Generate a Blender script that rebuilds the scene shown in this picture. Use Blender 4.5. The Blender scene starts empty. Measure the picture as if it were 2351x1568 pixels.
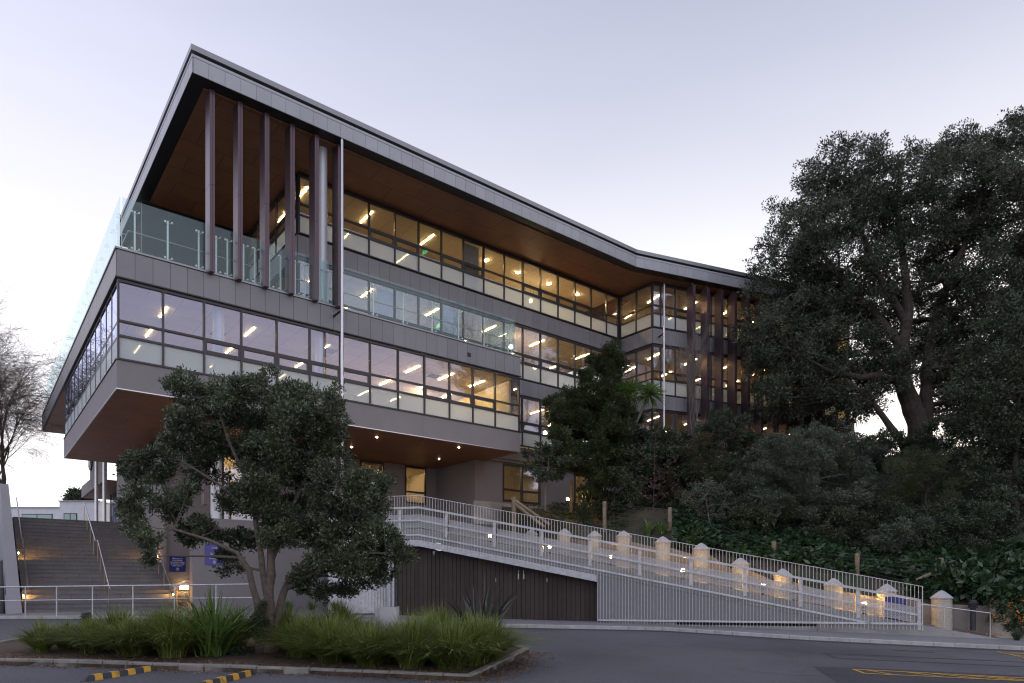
import bpy, bmesh, math, random
import numpy as np
from mathutils import Vector, Matrix
random.seed(7); rng = np.random.default_rng(7)
S = bpy.context.scene
COL = S.collection
rad = math.radians
# ------------------------------------------------------------------ camera, sky, sun, exposure
EYE = 2.0
cam = bpy.data.objects.new('camera', bpy.data.cameras.new('camera')); COL.objects.link(cam)
cam.data.sensor_width = 36.0; cam.data.lens = 24.0; cam.data.shift_y = 0.23975
cam.data.clip_start = 0.1; cam.data.clip_end = 3000
cam.location = (0, 0, EYE); cam.rotation_euler = (rad(90), 0, 0)
S.camera = cam
S.view_settings.view_transform = 'Standard'; S.view_settings.look = 'None'
S.view_settings.exposure = 0.74; S.view_settings.gamma = 1.0
S.cycles.transparent_max_bounces = 24; S.cycles.max_bounces = 8
S.cycles.diffuse_bounces = 4; S.cycles.glossy_bounces = 4; S.cycles.transmission_bounces = 6
S.cycles.sample_clamp_indirect = 6.0; S.cycles.filter_width = 1.15
SUN_AZ, SUN_EL = rad(38), rad(2.5)      # low sun behind the wooded slope, right of the view
W = bpy.data.worlds.new('World'); S.world = W; W.use_nodes = True
nt = W.node_tree; N = nt.nodes; LK = nt.links
for n in list(N): N.remove(n)
out = N.new('ShaderNodeOutputWorld')
sky = N.new('ShaderNodeTexSky'); sky.sky_type = 'NISHITA'; sky.sun_disc = False
sky.sun_elevation = SUN_EL; sky.sun_rotation = SUN_AZ; sky.air_density = 1.0; sky.dust_density = 0.6; sky.ozone_density = 2.0
bg1 = N.new('ShaderNodeBackground'); bg1.inputs['Strength'].default_value = 0.05
LK.new(sky.outputs[0], bg1.inputs[0])
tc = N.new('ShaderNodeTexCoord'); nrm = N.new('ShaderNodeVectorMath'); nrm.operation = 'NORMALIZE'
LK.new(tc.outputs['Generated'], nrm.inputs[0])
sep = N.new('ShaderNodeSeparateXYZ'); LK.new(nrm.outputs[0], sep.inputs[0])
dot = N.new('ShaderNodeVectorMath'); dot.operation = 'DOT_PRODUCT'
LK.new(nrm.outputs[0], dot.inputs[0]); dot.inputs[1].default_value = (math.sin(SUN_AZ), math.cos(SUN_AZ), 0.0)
def wmr(src, a, b):
    m = N.new('ShaderNodeMapRange'); m.interpolation_type = 'SMOOTHSTEP'
    LK.new(src, m.inputs[0]); m.inputs[1].default_value = a; m.inputs[2].default_value = b; return m.outputs[0]
def wmix(f, a, b):
    m = N.new('ShaderNodeMix'); m.data_type = 'RGBA'; LK.new(f, m.inputs[0])
    for i, c in ((6, a), (7, b)):
        if isinstance(c, tuple): m.inputs[i].default_value = (*c, 1)
        else: LK.new(c, m.inputs[i])
    return m.outputs[2]
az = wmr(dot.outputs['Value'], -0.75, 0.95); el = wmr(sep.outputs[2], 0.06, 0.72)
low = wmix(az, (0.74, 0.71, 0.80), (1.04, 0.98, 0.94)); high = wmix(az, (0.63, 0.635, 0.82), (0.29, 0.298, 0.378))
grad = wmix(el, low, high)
hzn = N.new('ShaderNodeTexNoise'); hzn.inputs['Scale'].default_value = 2.2; hzn.inputs['Detail'].default_value = 5; hmp = N.new('ShaderNodeMapping'); hmp.inputs['Scale'].default_value = (1, 1, 4)
LK.new(nrm.outputs[0], hmp.inputs[0]); LK.new(hmp.outputs[0], hzn.inputs['Vector'])      # faint high haze
hmr = N.new('ShaderNodeMapRange'); hmr.inputs[1].default_value = .3; hmr.inputs[2].default_value = .7; hmr.inputs[3].default_value = .965; hmr.inputs[4].default_value = 1.035
LK.new(hzn.outputs['Fac'], hmr.inputs[0]); hvs = N.new('ShaderNodeVectorMath'); hvs.operation = 'SCALE'; LK.new(grad, hvs.inputs[0]); LK.new(hmr.outputs[0], hvs.inputs['Scale']); grad = hvs.outputs[0]
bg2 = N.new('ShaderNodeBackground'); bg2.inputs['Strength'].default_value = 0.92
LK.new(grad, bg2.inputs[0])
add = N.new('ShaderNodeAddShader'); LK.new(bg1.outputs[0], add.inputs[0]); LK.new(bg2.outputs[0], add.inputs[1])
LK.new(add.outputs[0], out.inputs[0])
sl = bpy.data.lights.new('sun', 'SUN'); sl.energy = 0.5; sl.angle = rad(12); sl.color = (1.0, 0.86, 0.7)
so = bpy.data.objects.new('sun', sl); COL.objects.link(so)
sd = Vector((math.sin(SUN_AZ)*math.cos(SUN_EL), math.cos(SUN_AZ)*math.cos(SUN_EL), math.sin(SUN_EL)))
so.rotation_euler = (-sd).to_track_quat('-Z', 'Y').to_euler(); so.location = sd*200
# ------------------------------------------------------------------ helpers
F_ = 1567.5; CX = 1175.5; HY = 1347.7            # lens and horizon of the 2351 px wide view
def px(x, y, Y): return Vector(((x-CX)/F_*Y, Y, EYE+(HY-y)/F_*Y))
def clampf(v, a, b): return max(a, min(b, v))
def G(X, Y): return -0.54 - 0.022*clampf(X, -9, 22) + 0.045*clampf(Y, 3, 27)
def ground(x, y):
    a, b = 3.0, 60.0
    for _ in range(50):
        m = (a+b)/2; p = px(x, y, m)
        if p.z > G(p.x, p.y): a = m
        else: b = m
    return px(x, y, a)
class Frame:
    def __init__(s, P, d, n): s.P = Vector((P[0], P[1], 0)); s.d = Vector((d[0], d[1], 0)); s.n = Vector((n[0], n[1], 0))
    def __call__(s, a, t, z): return s.P + s.d*a + s.n*t + Vector((0, 0, z))
th = rad(51.4)
dR = (math.sin(th), math.cos(th)); dL = (-math.cos(th), math.sin(th))
FB = Frame((-14.48, 25.0), dR, dL)      # street facade: s = along, t = into the building
FL = Frame((-14.48, 25.0), dL, dR)      # end facade
ka = rad(67.9)
FK = Frame((8.95, 43.5), (math.sin(ka), math.cos(ka)), (-math.cos(ka), math.sin(ka)))  # right wing
ra = rad(104.0)
FR = Frame((3.343, 26.0), (math.sin(ra), math.cos(ra)), (-math.cos(ra), math.sin(ra)))  # ramp
ROTB = math.atan2(dR[1], dR[0])

class M:
    def __init__(s): s.v = []; s.f = []
    def add(s, pts, faces):
        o = len(s.v); s.v += [tuple(p) for p in pts]; s.f += [tuple(i+o for i in f) for f in faces]
    def hexa(s, p):     # p: 4 bottom (ccw) + 4 top
        a = (Vector(p[1])-Vector(p[0])).cross(Vector(p[3])-Vector(p[0])).dot(Vector(p[4])-Vector(p[0]))
        fs = [(3, 2, 1, 0), (4, 5, 6, 7), (0, 1, 5, 4), (1, 2, 6, 5), (2, 3, 7, 6), (3, 0, 4, 7)]
        if a < 0: fs = [f[::-1] for f in fs]
        s.add(p, fs)
    def fb(s, F, a0, a1, t0, t1, z0, z1):
        s.hexa([F(a0, t0, z0), F(a1, t0, z0), F(a1, t1, z0), F(a0, t1, z0), F(a0, t0, z1), F(a1, t0, z1), F(a1, t1, z1), F(a0, t1, z1)])
    def fbs(s, F, a0, a1, t0, t1, za, zb, zc, zd):   # sloping: bottom za->zb, top zc->zd
        s.hexa([F(a0, t0, za), F(a1, t0, zb), F(a1, t1, zb), F(a0, t1, za), F(a0, t0, zc), F(a1, t0, zd), F(a1, t1, zd), F(a0, t1, zc)])
    def box(s, x0, x1, y0, y1, z0, z1):
        s.hexa([(x0, y0, z0), (x1, y0, z0), (x1, y1, z0), (x0, y1, z0), (x0, y0, z1), (x1, y0, z1), (x1, y1, z1), (x0, y1, z1)])
    def prism(s, poly, z0, z1):
        n = len(poly); area = sum(poly[i][0]*poly[(i+1) % n][1]-poly[(i+1) % n][0]*poly[i][1] for i in range(n))
        if area < 0: poly = poly[::-1]
        pts = [(p[0], p[1], z0 if not callable(z0) else z0(p[0], p[1])) for p in poly]+[(p[0], p[1], z1 if not callable(z1) else z1(p[0], p[1])) for p in poly]
        s.add(pts, [tuple(range(n))[::-1], tuple(range(n, 2*n))]+[(i, (i+1) % n, n+(i+1) % n, n+i) for i in range(n)])
    def path(s, pts, r, n=8, cap=True):
        pts = [Vector(p) for p in pts]; k = len(pts)
        rs = r if isinstance(r, (list, tuple)) else [r]*k
        o = len(s.v); prev = None
        for i, p in enumerate(pts):
            t = (pts[min(i+1, k-1)]-pts[max(i-1, 0)])
            if t.length < 1e-9: t = Vector((0, 0, 1))
            t.normalize()
            if prev is None:
                u = t.cross(Vector((0, 0, 1)) if abs(t.z) < .9 else Vector((1, 0, 0)))
            else: u = prev-t*prev.dot(t)
            u.normalize(); prev = u; w = t.cross(u)
            for j in range(n):
                a = 2*math.pi*j/n; s.v.append(tuple(p+(u*math.cos(a)+w*math.sin(a))*rs[i]))
        for i in range(k-1):
            for j in range(n):
                a = o+i*n+j; b = o+i*n+(j+1) % n; s.f.append((a, b, b+n, a+n))
        if cap: s.f.append(tuple(o+j for j in range(n))[::-1]); s.f.append(tuple(o+(k-1)*n+j for j in range(n)))
    def lathe(s, c, prof, n=20):
        o = len(s.v); c = Vector(c)
        for r, z in prof:
            for j in range(n):
                a = 2*math.pi*j/n; s.v.append((c.x+r*math.cos(a), c.y+r*math.sin(a), c.z+z))
        for i in range(len(prof)-1):
            for j in range(n):
                a = o+i*n+j; b = o+i*n+(j+1) % n; s.f.append((a, b, b+n, a+n))
        s.f.append(tuple(o+j for j in range(n))[::-1]); s.f.append(tuple(o+(len(prof)-1)*n+j for j in range(n)))
    def build(s, name, mat, parent=None, smooth=False, label=None, bevel=0):
        me = bpy.data.meshes.new(name); me.from_pydata(s.v, [], s.f); me.update()
        return link(name, me, mat, parent, smooth, label, bevel)
def base_of(o):
    while o.parent: o = o.parent
    return o.location
def link(name, me, mat, parent=None, smooth=False, label=None, bevel=0):
    if parent is not None: me.transform(Matrix.Translation(-base_of(parent)))
    me.materials.append(mat)
    if smooth: me.polygons.foreach_set('use_smooth', [True]*len(me.polygons))
    o = bpy.data.objects.new(name, me); COL.objects.link(o)
    if parent is not None: o.parent = parent
    if label: o['label'] = label
    if bevel:
        b = o.modifiers.new('bevel', 'BEVEL'); b.width = bevel; b.segments = 2; b.limit_method = 'ANGLE'
    return o
def tag(o, label=None, cat=None, group=None, kind=None):
    if label: o['label'] = label
    if cat: o['category'] = cat
    if group: o['group'] = group
    if kind: o['kind'] = kind
    return o
def thing(name, label, cat, loc=(0, 0, 0), group=None):
    o = bpy.data.objects.new(name, None); COL.objects.link(o); o.location = loc; o.empty_display_size = .2
    return tag(o, label, cat, group)
def copy_tree(o, parent=None):
    c = o.copy(); COL.objects.link(c)
    if parent is not None: c.parent = parent
    for ch in list(o.children): copy_tree(ch, c)
    return c
ORD = ['first', 'second', 'third', 'fourth', 'fifth', 'sixth', 'seventh', 'eighth', 'ninth', 'tenth', 'eleventh', 'twelfth', 'thirteenth', 'fourteenth']
# ------------------------------------------------------------------ materials
def mat(name, col, rough=.6, metal=0., var=.12, vs=2., bump=0., bs=60., spec=.5, stain=None, grit=0, isl=0):
    m = bpy.data.materials.new(name); m.use_nodes = True; t = m.node_tree; n = t.nodes; b = n['Principled BSDF']
    b.inputs['Roughness'].default_value = rough; b.inputs['Metallic'].default_value = metal
    b.inputs['Specular IOR Level'].default_value = spec
    c = n.new('ShaderNodeTexCoord'); nz = n.new('ShaderNodeTexNoise'); nz.inputs['Scale'].default_value = vs; nz.inputs['Detail'].default_value = 8
    nz.inputs['Roughness'].default_value = .65
    t.links.new(c.outputs['Object'], nz.inputs['Vector'])
    r = n.new('ShaderNodeMapRange'); r.inputs[1].default_value = .3; r.inputs[2].default_value = .7
    r.inputs[3].default_value = 1-var; r.inputs[4].default_value = 1+var; t.links.new(nz.outputs['Fac'], r.inputs[0])
    v = n.new('ShaderNodeVectorMath'); v.operation = 'SCALE'; v.inputs[0].default_value = col; t.links.new(r.outputs[0], v.inputs['Scale'])
    src = v.outputs[0]
    if stain:
        n2 = n.new('ShaderNodeTexNoise'); n2.inputs['Scale'].default_value = stain[1]; n2.inputs['Detail'].default_value = 6
        t.links.new(c.outputs['Object'], n2.inputs['Vector'])
        r2 = n.new('ShaderNodeMapRange'); r2.inputs[1].default_value = stain[2]; r2.inputs[2].default_value = stain[3]; t.links.new(n2.outputs['Fac'], r2.inputs[0])
        mx = n.new('ShaderNodeMix'); mx.data_type = 'RGBA'; t.links.new(r2.outputs[0], mx.inputs[0]); t.links.new(src, mx.inputs[6]); mx.inputs[7].default_value = (*stain[0], 1)
        src = mx.outputs[2]
    if isl:
        gi = n.new('ShaderNodeNewGeometry'); r5 = n.new('ShaderNodeMapRange'); r5.inputs[3].default_value = 1-isl; r5.inputs[4].default_value = 1+isl; t.links.new(gi.outputs['Random Per Island'], r5.inputs[0])
        v5 = n.new('ShaderNodeVectorMath'); v5.operation = 'SCALE'; t.links.new(src, v5.inputs[0]); t.links.new(r5.outputs[0], v5.inputs['Scale']); src = v5.outputs[0]
    if grit:
        n4 = n.new('ShaderNodeTexNoise'); n4.inputs['Scale'].default_value = 38; n4.inputs['Detail'].default_value = 4; t.links.new(c.outputs['Object'], n4.inputs['Vector'])
        r4 = n.new('ShaderNodeMapRange'); r4.inputs[1].default_value = .3; r4.inputs[2].default_value = .7; r4.inputs[3].default_value = 1-grit; r4.inputs[4].default_value = 1+grit; t.links.new(n4.outputs['Fac'], r4.inputs[0])
        v4 = n.new('ShaderNodeVectorMath'); v4.operation = 'SCALE'; t.links.new(src, v4.inputs[0]); t.links.new(r4.outputs[0], v4.inputs['Scale']); src = v4.outputs[0]
    t.links.new(src, b.inputs['Base Color'])
    if bump:
        n3 = n.new('ShaderNodeTexNoise'); n3.inputs['Scale'].default_value = bs; n3.inputs['Detail'].default_value = 5
        t.links.new(c.outputs['Object'], n3.inputs['Vector'])
        bp = n.new('ShaderNodeBump'); bp.inputs['Strength'].default_value = bump; bp.inputs['Distance'].default_value = .02
        t.links.new(n3.outputs['Fac'], bp.inputs['Height']); t.links.new(bp.outputs[0], b.inputs['Normal'])
    return m
def tiled(name, col, joint, w, h, mortar, rough=.6, offset=0., rot=0., var=.08, plane='xy', sq=1.0, spec=.5):
    m = mat(name, col, rough, 0, var, 1.5, spec=spec); t = m.node_tree; n = t.nodes; b = n['Principled BSDF']
    src = b.inputs['Base Color'].links[0].from_socket
    c = n.new('ShaderNodeTexCoord'); vr = n.new('ShaderNodeVectorRotate'); vr.rotation_type = 'Z_AXIS'; vr.inputs['Angle'].default_value = -rot
    t.links.new(c.outputs['Object'], vr.inputs['Vector']); v = vr.outputs[0]
    if plane == 'xz':
        s1 = n.new('ShaderNodeSeparateXYZ'); c1 = n.new('ShaderNodeCombineXYZ'); t.links.new(v, s1.inputs[0])
        t.links.new(s1.outputs[0], c1.inputs[0]); t.links.new(s1.outputs[2], c1.inputs[1]); v = c1.outputs[0]
    bk = n.new('ShaderNodeTexBrick'); bk.offset = offset; bk.squash = sq; t.links.new(v, bk.inputs['Vector'])
    bk.inputs['Scale'].default_value = 1; bk.inputs['Brick Width'].default_value = w; bk.inputs['Row Height'].default_value = h
    bk.inputs['Mortar Size'].default_value = mortar; bk.inputs['Mortar Smooth'].default_value = 0
    bk.inputs['Color1'].default_value = (1, 1, 1, 1); bk.inputs['Color2'].default_value = (.88, .88, .88, 1); bk.inputs['Mortar'].default_value = (0, 0, 0, 1)
    mu = n.new('ShaderNodeMix'); mu.data_type = 'RGBA'; mu.blend_type = 'MULTIPLY'; mu.inputs[0].default_value = 1
    t.links.new(src, mu.inputs[6]); t.links.new(bk.outputs['Color'], mu.inputs[7])
    mx = n.new('ShaderNodeMix'); mx.data_type = 'RGBA'; t.links.new(bk.outputs['Fac'], mx.inputs[0]); t.links.new(mu.outputs[2], mx.inputs[6]); mx.inputs[7].default_value = (*joint, 1)
    t.links.new(mx.outputs[2], b.inputs['Base Color'])
    return m
def emit(name, col, s):
    m = bpy.data.materials.new(name); m.use_nodes = True; t = m.node_tree; n = t.nodes; b = n['Principled BSDF']
    b.inputs['Base Color'].default_value = (*col, 1); b.inputs['Emission Color'].default_value = (*col, 1); b.inputs['Emission Strength'].default_value = s
    return m
def glass(name, tint, r0, gloss=(1, 1, 1), haze=0., hcol=(.8, .9, .88), k=1.0):
    m = bpy.data.materials.new(name); m.use_nodes = True; t = m.node_tree; n = t.nodes; n.remove(n['Principled BSDF'])
    o = n['Material Output']; tr = n.new('ShaderNodeBsdfTransparent'); tr.inputs[0].default_value = (*tint, 1)
    gl = n.new('ShaderNodeBsdfGlossy'); gl.inputs[0].default_value = (*gloss, 1); gl.inputs['Roughness'].default_value = 0.004
    lf = n.new('ShaderNodeLayerWeight'); lf.inputs[0].default_value = .5
    lw = n.new('ShaderNodeMath'); lw.operation = 'POWER'; t.links.new(lf.outputs['Facing'], lw.inputs[0]); lw.inputs[1].default_value = 4.0
    ma = n.new('ShaderNodeMath'); ma.operation = 'MULTIPLY_ADD'; ma.use_clamp = True; t.links.new(lw.outputs[0], ma.inputs[0]); ma.inputs[1].default_value = k; ma.inputs[2].default_value = r0
    mx = n.new('ShaderNodeMixShader'); t.links.new(ma.outputs[0], mx.inputs[0]); t.links.new(tr.outputs[0], mx.inputs[1]); t.links.new(gl.outputs[0], mx.inputs[2])
    src = mx.outputs[0]
    # real panes are never perfectly flat
    c = n.new('ShaderNodeTexCoord'); nz = n.new('ShaderNodeTexNoise'); nz.inputs['Scale'].default_value = .9; nz.inputs['Detail'].default_value = 1
    t.links.new(c.outputs['Object'], nz.inputs['Vector']); bp = n.new('ShaderNodeBump'); bp.inputs['Strength'].default_value = .07; bp.inputs['Distance'].default_value = .04
    t.links.new(nz.outputs['Fac'], bp.inputs['Height']); t.links.new(bp.outputs[0], gl.inputs['Normal'])
    if haze:
        df = n.new('ShaderNodeBsdfDiffuse'); df.inputs[0].default_value = (*hcol, 1); tl = n.new('ShaderNodeBsdfTranslucent'); tl.inputs[0].default_value = (*hcol, 1)
        m2 = n.new('ShaderNodeMixShader'); m2.inputs[0].default_value = .38; t.links.new(df.outputs[0], m2.inputs[1]); t.links.new(tl.outputs[0], m2.inputs[2])
        m3 = n.new('ShaderNodeMixShader'); m3.inputs[0].default_value = haze; t.links.new(src, m3.inputs[1]); t.links.new(m2.outputs[0], m3.inputs[2]); src = m3.outputs[0]
    t.links.new(src, o.inputs[0])
    return m
def leafmat(name, c1, c2, rough=.42, trans=.18, spec=.5, nsc=.9, straw=0):
    m = bpy.data.materials.new(name); m.use_nodes = True; t = m.node_tree; n = t.nodes; b = n['Principled BSDF']; o = n['Material Output']
    g = n.new('ShaderNodeNewGeometry'); r = n.new('ShaderNodeMix'); r.data_type = 'RGBA'
    t.links.new(g.outputs['Random Per Island'], r.inputs[0]); r.inputs[6].default_value = (*c1, 1); r.inputs[7].default_value = (*c2, 1)
    if straw:
        gt = n.new('ShaderNodeMath'); gt.operation = 'GREATER_THAN'; t.links.new(g.outputs['Random Per Island'], gt.inputs[0]); gt.inputs[1].default_value = 1-straw
        r6 = n.new('ShaderNodeMix'); r6.data_type = 'RGBA'; t.links.new(gt.outputs[0], r6.inputs[0]); t.links.new(r.outputs[2], r6.inputs[6]); r6.inputs[7].default_value = (.30, .22, .09, 1); r = r6
    cc_ = n.new('ShaderNodeTexCoord'); nz = n.new('ShaderNodeTexNoise'); nz.inputs['Scale'].default_value = nsc; nz.inputs['Detail'].default_value = 3; t.links.new(cc_.outputs['Object'], nz.inputs['Vector'])
    mr = n.new('ShaderNodeMapRange'); mr.inputs[1].default_value = .35; mr.inputs[2].default_value = .65; mr.inputs[3].default_value = .62; mr.inputs[4].default_value = 1.45; t.links.new(nz.outputs['Fac'], mr.inputs[0])
    vs_ = n.new('ShaderNodeVectorMath'); vs_.operation = 'SCALE'; t.links.new(r.outputs[2], vs_.inputs[0]); t.links.new(mr.outputs[0], vs_.inputs['Scale'])
    t.links.new(vs_.outputs[0], b.inputs['Base Color']); b.inputs['Roughness'].default_value = rough; b.inputs['Specular IOR Level'].default_value = spec
    tl = n.new('ShaderNodeBsdfTranslucent'); t.links.new(vs_.outputs[0], tl.inputs[0])
    mx = n.new('ShaderNodeMixShader'); mx.inputs[0].default_value = trans; t.links.new(b.outputs[0], mx.inputs[1]); t.links.new(tl.outputs[0], mx.inputs[2]); t.links.new(mx.outputs[0], o.inputs[0])
    return m
clad = mat('cladding', (.215, .21, .22), .45, 0, .08, .8, spec=.5, isl=.07)
cladroof = mat('roof_cladding', (.35, .36, .38), .4, .15, .07, .8, isl=.06)
capm = mat('roof_cap', (.27, .27, .285), .35, .5, .05)
dark = mat('dark_metal', (.028, .027, .03), .45, .3, .1)
render_ = mat('rendered_wall', (.235, .218, .222), .8, 0, .06, .7, bump=.25, bs=90)
frame_m = mat('window_frame', (.05, .045, .05), .4, .4, .08)
soffit = tiled('brown_soffit', (.30, .135, .064), (.07, .032, .02), 2.4, 1.2, .012, .5, .5, ROTB, var=.15)
ceil_m = tiled('ceiling_tiles', (.74, .67, .54), (.42, .36, .27), 1.2, 1.2, .012, .8, 0, ROTB, var=.03)
wall_in = mat('interior_wall', (.62, .58, .5), .8, 0, .04)
floor_in = mat('carpet', (.42, .38, .33), .9, 0, .1, 6)
timber_in = mat('oak_panel', (.38, .2, .075), .5, 0, .2, 4)
fin_front = mat('fin_metal', (.10, .068, .08), .32, .55, .06)
silver = mat('brushed_steel', (.55, .55, .57), .32, .9, .06, 5)
colm = mat('column_paint', (.68, .70, .74), .35, .2, .03)
galv = mat('galvanised_steel', (.52, .53, .545), .45, .35, .22, 9, bump=.05, bs=30)
conc = mat('concrete', (.28, .272, .26), .85, 0, .18, 1.6, bump=.3, bs=35, stain=((.19, .17, .145), .7, .5, .72))
concd = mat('weathered_concrete', (.19, .165, .14), .9, 0, .3, 1.3, bump=.5, bs=25)
pillar_m = mat('pillar_concrete', (.44, .41, .34), .85, 0, .2, 2.5, bump=.35, bs=30, stain=((.30, .26, .19), 2.2, .52, .75))
cap_c = mat('pillar_cap', (.36, .36, .37), .8, 0, .12, 4, bump=.2)
kerb_m = mat('kerb_concrete', (.36, .355, .34), .85, 0, .2, 3, bump=.3, bs=40)
kerb_old = mat('old_kerb', (.20, .19, .17), .9, 0, .3, 3, bump=.5, bs=40)
asph = mat('asphalt', (.096, .097, .106), .82, 0, .16, .25, bump=.5, bs=220, stain=((.060, .061, .068), .16, .48, .68), spec=.35, grit=.4)
asph2 = mat('dark_asphalt', (.052, .052, .058), .85, 0, .15, .8, bump=.45, bs=220, spec=.3, grit=.4)
pathm = mat('footpath', (.17, .172, .178), .85, 0, .15, .8, bump=.35, bs=150, grit=.3)
yellow = mat('yellow_paint', (.52, .29, .03), .7, 0, .2, 6, stain=((.16, .12, .05), 5, .55, .72))
rubber = mat('black_rubber', (.035, .036, .042), .7, 0, .25, 5)
woodd = mat('dark_stained_timber', (.034, .022, .016), .65, 0, .25, 3, bump=.25, bs=25, isl=.2)
postw = mat('weathered_post', (.19, .155, .11), .85, 0, .25, 5, bump=.3, bs=25)
soil = mat('mulch', (.075, .05, .03), .95, 0, .5, 6, bump=.9, bs=40)
hillm = mat('hill_soil', (.05, .04, .024), .95, 0, .5, .8, bump=.8, bs=12, stain=((.022, .032, .012), .5, .45, .6))
stone = tiled('stair_stone', (.165, .158, .158), (.08, .076, .078), .9, .1825, .008, .7, .5, ROTB, .18, 'xz')
white = mat('white_paint', (.62, .63, .66), .6, 0, .06)
signb = mat('sign_blue', (.016, .03, .22), .4, 0, .08)
signp = mat('sign_violet', (.075, .07, .30), .4, 0, .08)
letter = mat('sign_lettering', (.75, .77, .8), .5, 0, .02)
blackm = mat('black_metal', (.03, .033, .04), .5, .2, .2)
wire_m = mat('fence_wire', (.12, .12, .12), .5, .7, .05)
pane_m = glass('window_glass', (.88, .88, .88), .155, (.70, .75, 1.0), k=1.3)
frost_m = glass('frosted_glass', (.8, .86, .85), .07, (.8, .85, 1.0), .72, (.72, .78, .80))
bal_m = glass('balustrade_glass', (.885, .95, .94), .03, (.88, .97, 1), .05, (.58, .78, .79))
strip_m = emit('strip_light', (1.0, .72, .36), 20)
strip3 = emit('strip_light_upper', (1.0, .68, .30), 52)
strip1 = emit('strip_light_lower', (1.0, .68, .30), 85)
globe_m = emit('globe_light', (1.0, .70, .33), 40)
down_m = emit('downlight_glow', (1.0, .78, .45), 22)
ramp_glow = emit('amber_lamp', (1.0, .55, .14), 260)
step_glow = emit('step_light_glow', (1.0, .50, .12), 130)
exit_m = emit('exit_green', (.05, .5, .22), .8)
bark = mat('bark', (.11, .088, .07), .9, 0, .35, 8, bump=.8, bs=30)
bark_pale = mat('pale_bark', (.16, .14, .12), .9, 0, .3, 8, bump=.6, bs=30)
bark_twig = mat('twig_bark', (.10, .08, .068), .9, 0, .3, 5)
bark_dark = mat('dark_bark', (.055, .043, .035), .9, 0, .4, 5, bump=.8, bs=20)
lf_fore = leafmat('karo_leaf', (.036, .054, .024), (.10, .125, .068), .38)
lf_big = leafmat('evergreen_leaf', (.032, .044, .024), (.08, .095, .056), .45)
lf_dark = leafmat('dark_leaf', (.022, .038, .016), (.052, .074, .036), .45)
lf_olive = leafmat('olive_leaf', (.035, .036, .012), (.075, .066, .026), .5)
lf_silver = leafmat('silver_leaf', (.032, .05, .03), (.10, .125, .09), .5)
lf_fir = leafmat('conifer_leaf', (.022, .036, .01), (.062, .08, .022), .55)
lf_broad = leafmat('acanthus_leaf', (.018, .045, .018), (.055, .10, .045), .35)
lf_pink = leafmat('pink_petal', (.12, .05, .06), (.24, .13, .13), .6)
lf_flax = leafmat('flax_leaf', (.035, .045, .035), (.085, .095, .08), .4)
lf_grass = leafmat('tussock_leaf', (.06, .10, .016), (.23, .29, .07), .5, .25, straw=.09)
lf_sword = leafmat('sword_leaf', (.06, .12, .022), (.15, .24, .065), .4, .25)
lf_dead = leafmat('dead_leaf', (.08, .04, .02), (.22, .13, .07), .8)
# ------------------------------------------------------------------ ground sheet
def grid_mesh(xs, ys, h):
    nx, ny = len(xs), len(ys)
    v = [(x, y, h(x, y)) for y in ys for x in xs]
    f = [(j*nx+i, j*nx+i+1, (j+1)*nx+i+1, (j+1)*nx+i) for j in range(ny-1) for i in range(nx-1)]
    return v, f
m = M(); m.v, m.f = grid_mesh([-900, -300, -100, -60, -40, -30, -22, -16, -12, -9, -6, -3, 0, 3, 6, 9, 12, 15, 18, 22, 26, 40, 80, 300, 900],
                              [-300, -60, -20, 0, 3, 6, 9, 12, 15, 18, 21, 24, 27, 40, 80, 300, 1200], G)
tag(m.build('ground', asph), kind='structure')
# ------------------------------------------------------------------ the school building
B = thing('school_building', 'long grey three storey school building with overhanging roof, purple fins and lit windows', 'building', FB(0, 0, 1.0))
def win(F, a0, a1, t, zs, opener=False, last=False, frost=True, first=True, fl=0.):
    z0, z1, z2, z3 = zs; m = M(); h = .035
    b0 = a0+h; b1 = a1-h; q0, q1 = t-.03+fl, t+.09
    if first: m.fb(F, a0-h, a0+h, q0-.01, q1, z0, z3)
    if last: m.fb(F, a1-h, a1+h, q0-.01, q1, z0, z3)
    for za, zb in ((z0, z0+.07), (z1-.04, z1+.04), (z2-.04, z2+.04), (z3-.10, z3)): m.fb(F, b0, b1, q0, q1, za, zb)
    m.fb(F, b0, b1, q0-(.035 if not fl else .004), q0, z0-.0, z0+.035)
    if opener:
        for za, zb in ((z1+.04, z1+.11), (z2-.11, z2-.04)): m.fb(F, b0, b1, q0+.005, q1, za, zb)
        m.fb(F, b0, b0+.07, q0+.005, q1, z1+.11, z2-.11); m.fb(F, b1-.07, b1, q0+.005, q1, z1+.11, z2-.11)
    w = m.build('window', frame_m, B)
    o = .11 if opener else .04; e = .07 if opener else 0
    for nm, za, zb, mt, ee in (('lower_pane', z0+.07, z1-.04, frost_m if frost else pane_m, 0), ('middle_pane', z1+o, z2-o, pane_m, e), ('upper_pane', z2+.04, z3-.10, pane_m, 0)):
        g = M(); g.fb(F, b0+ee, b1-ee, t+.03, t+.045, za, zb); g.build(nm, mt, w)
    return w
Z2 = (10.36, 11.25, 11.80, 13.33); Z3 = (14.31, 15.28, 15.80, 17.48); Z4 = (18.60, 19.50, 20.02, 21.42)
def wrow(F, ms, t, zs, openers=(), last=True, frost=True, fl=0.):
    for i in range(len(ms)-1): win(F, ms[i], ms[i+1], t, zs, i in openers, last and i == len(ms)-2, frost, True, fl)
box_m = [0.06, 1.56, 3.03, 4.46, 5.91, 7.34, 8.76, 10.22, 11.67, 13.12, 14.57, 16.0, 17.44, 19.05]
wrow(FB, box_m, .05, Z2, (2, 3, 4, 5, 6, 9, 10, 11))
lf_m = [0.15, 1.47, 2.8, 4.21, 5.7, 7.19, 8.67, 10.1, 11.63, 13.07, 14.5, 15.95, 17.35]
wrow(FL, lf_m, .03, Z2, (1, 2, 3, 4, 5), fl=.052)
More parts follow.
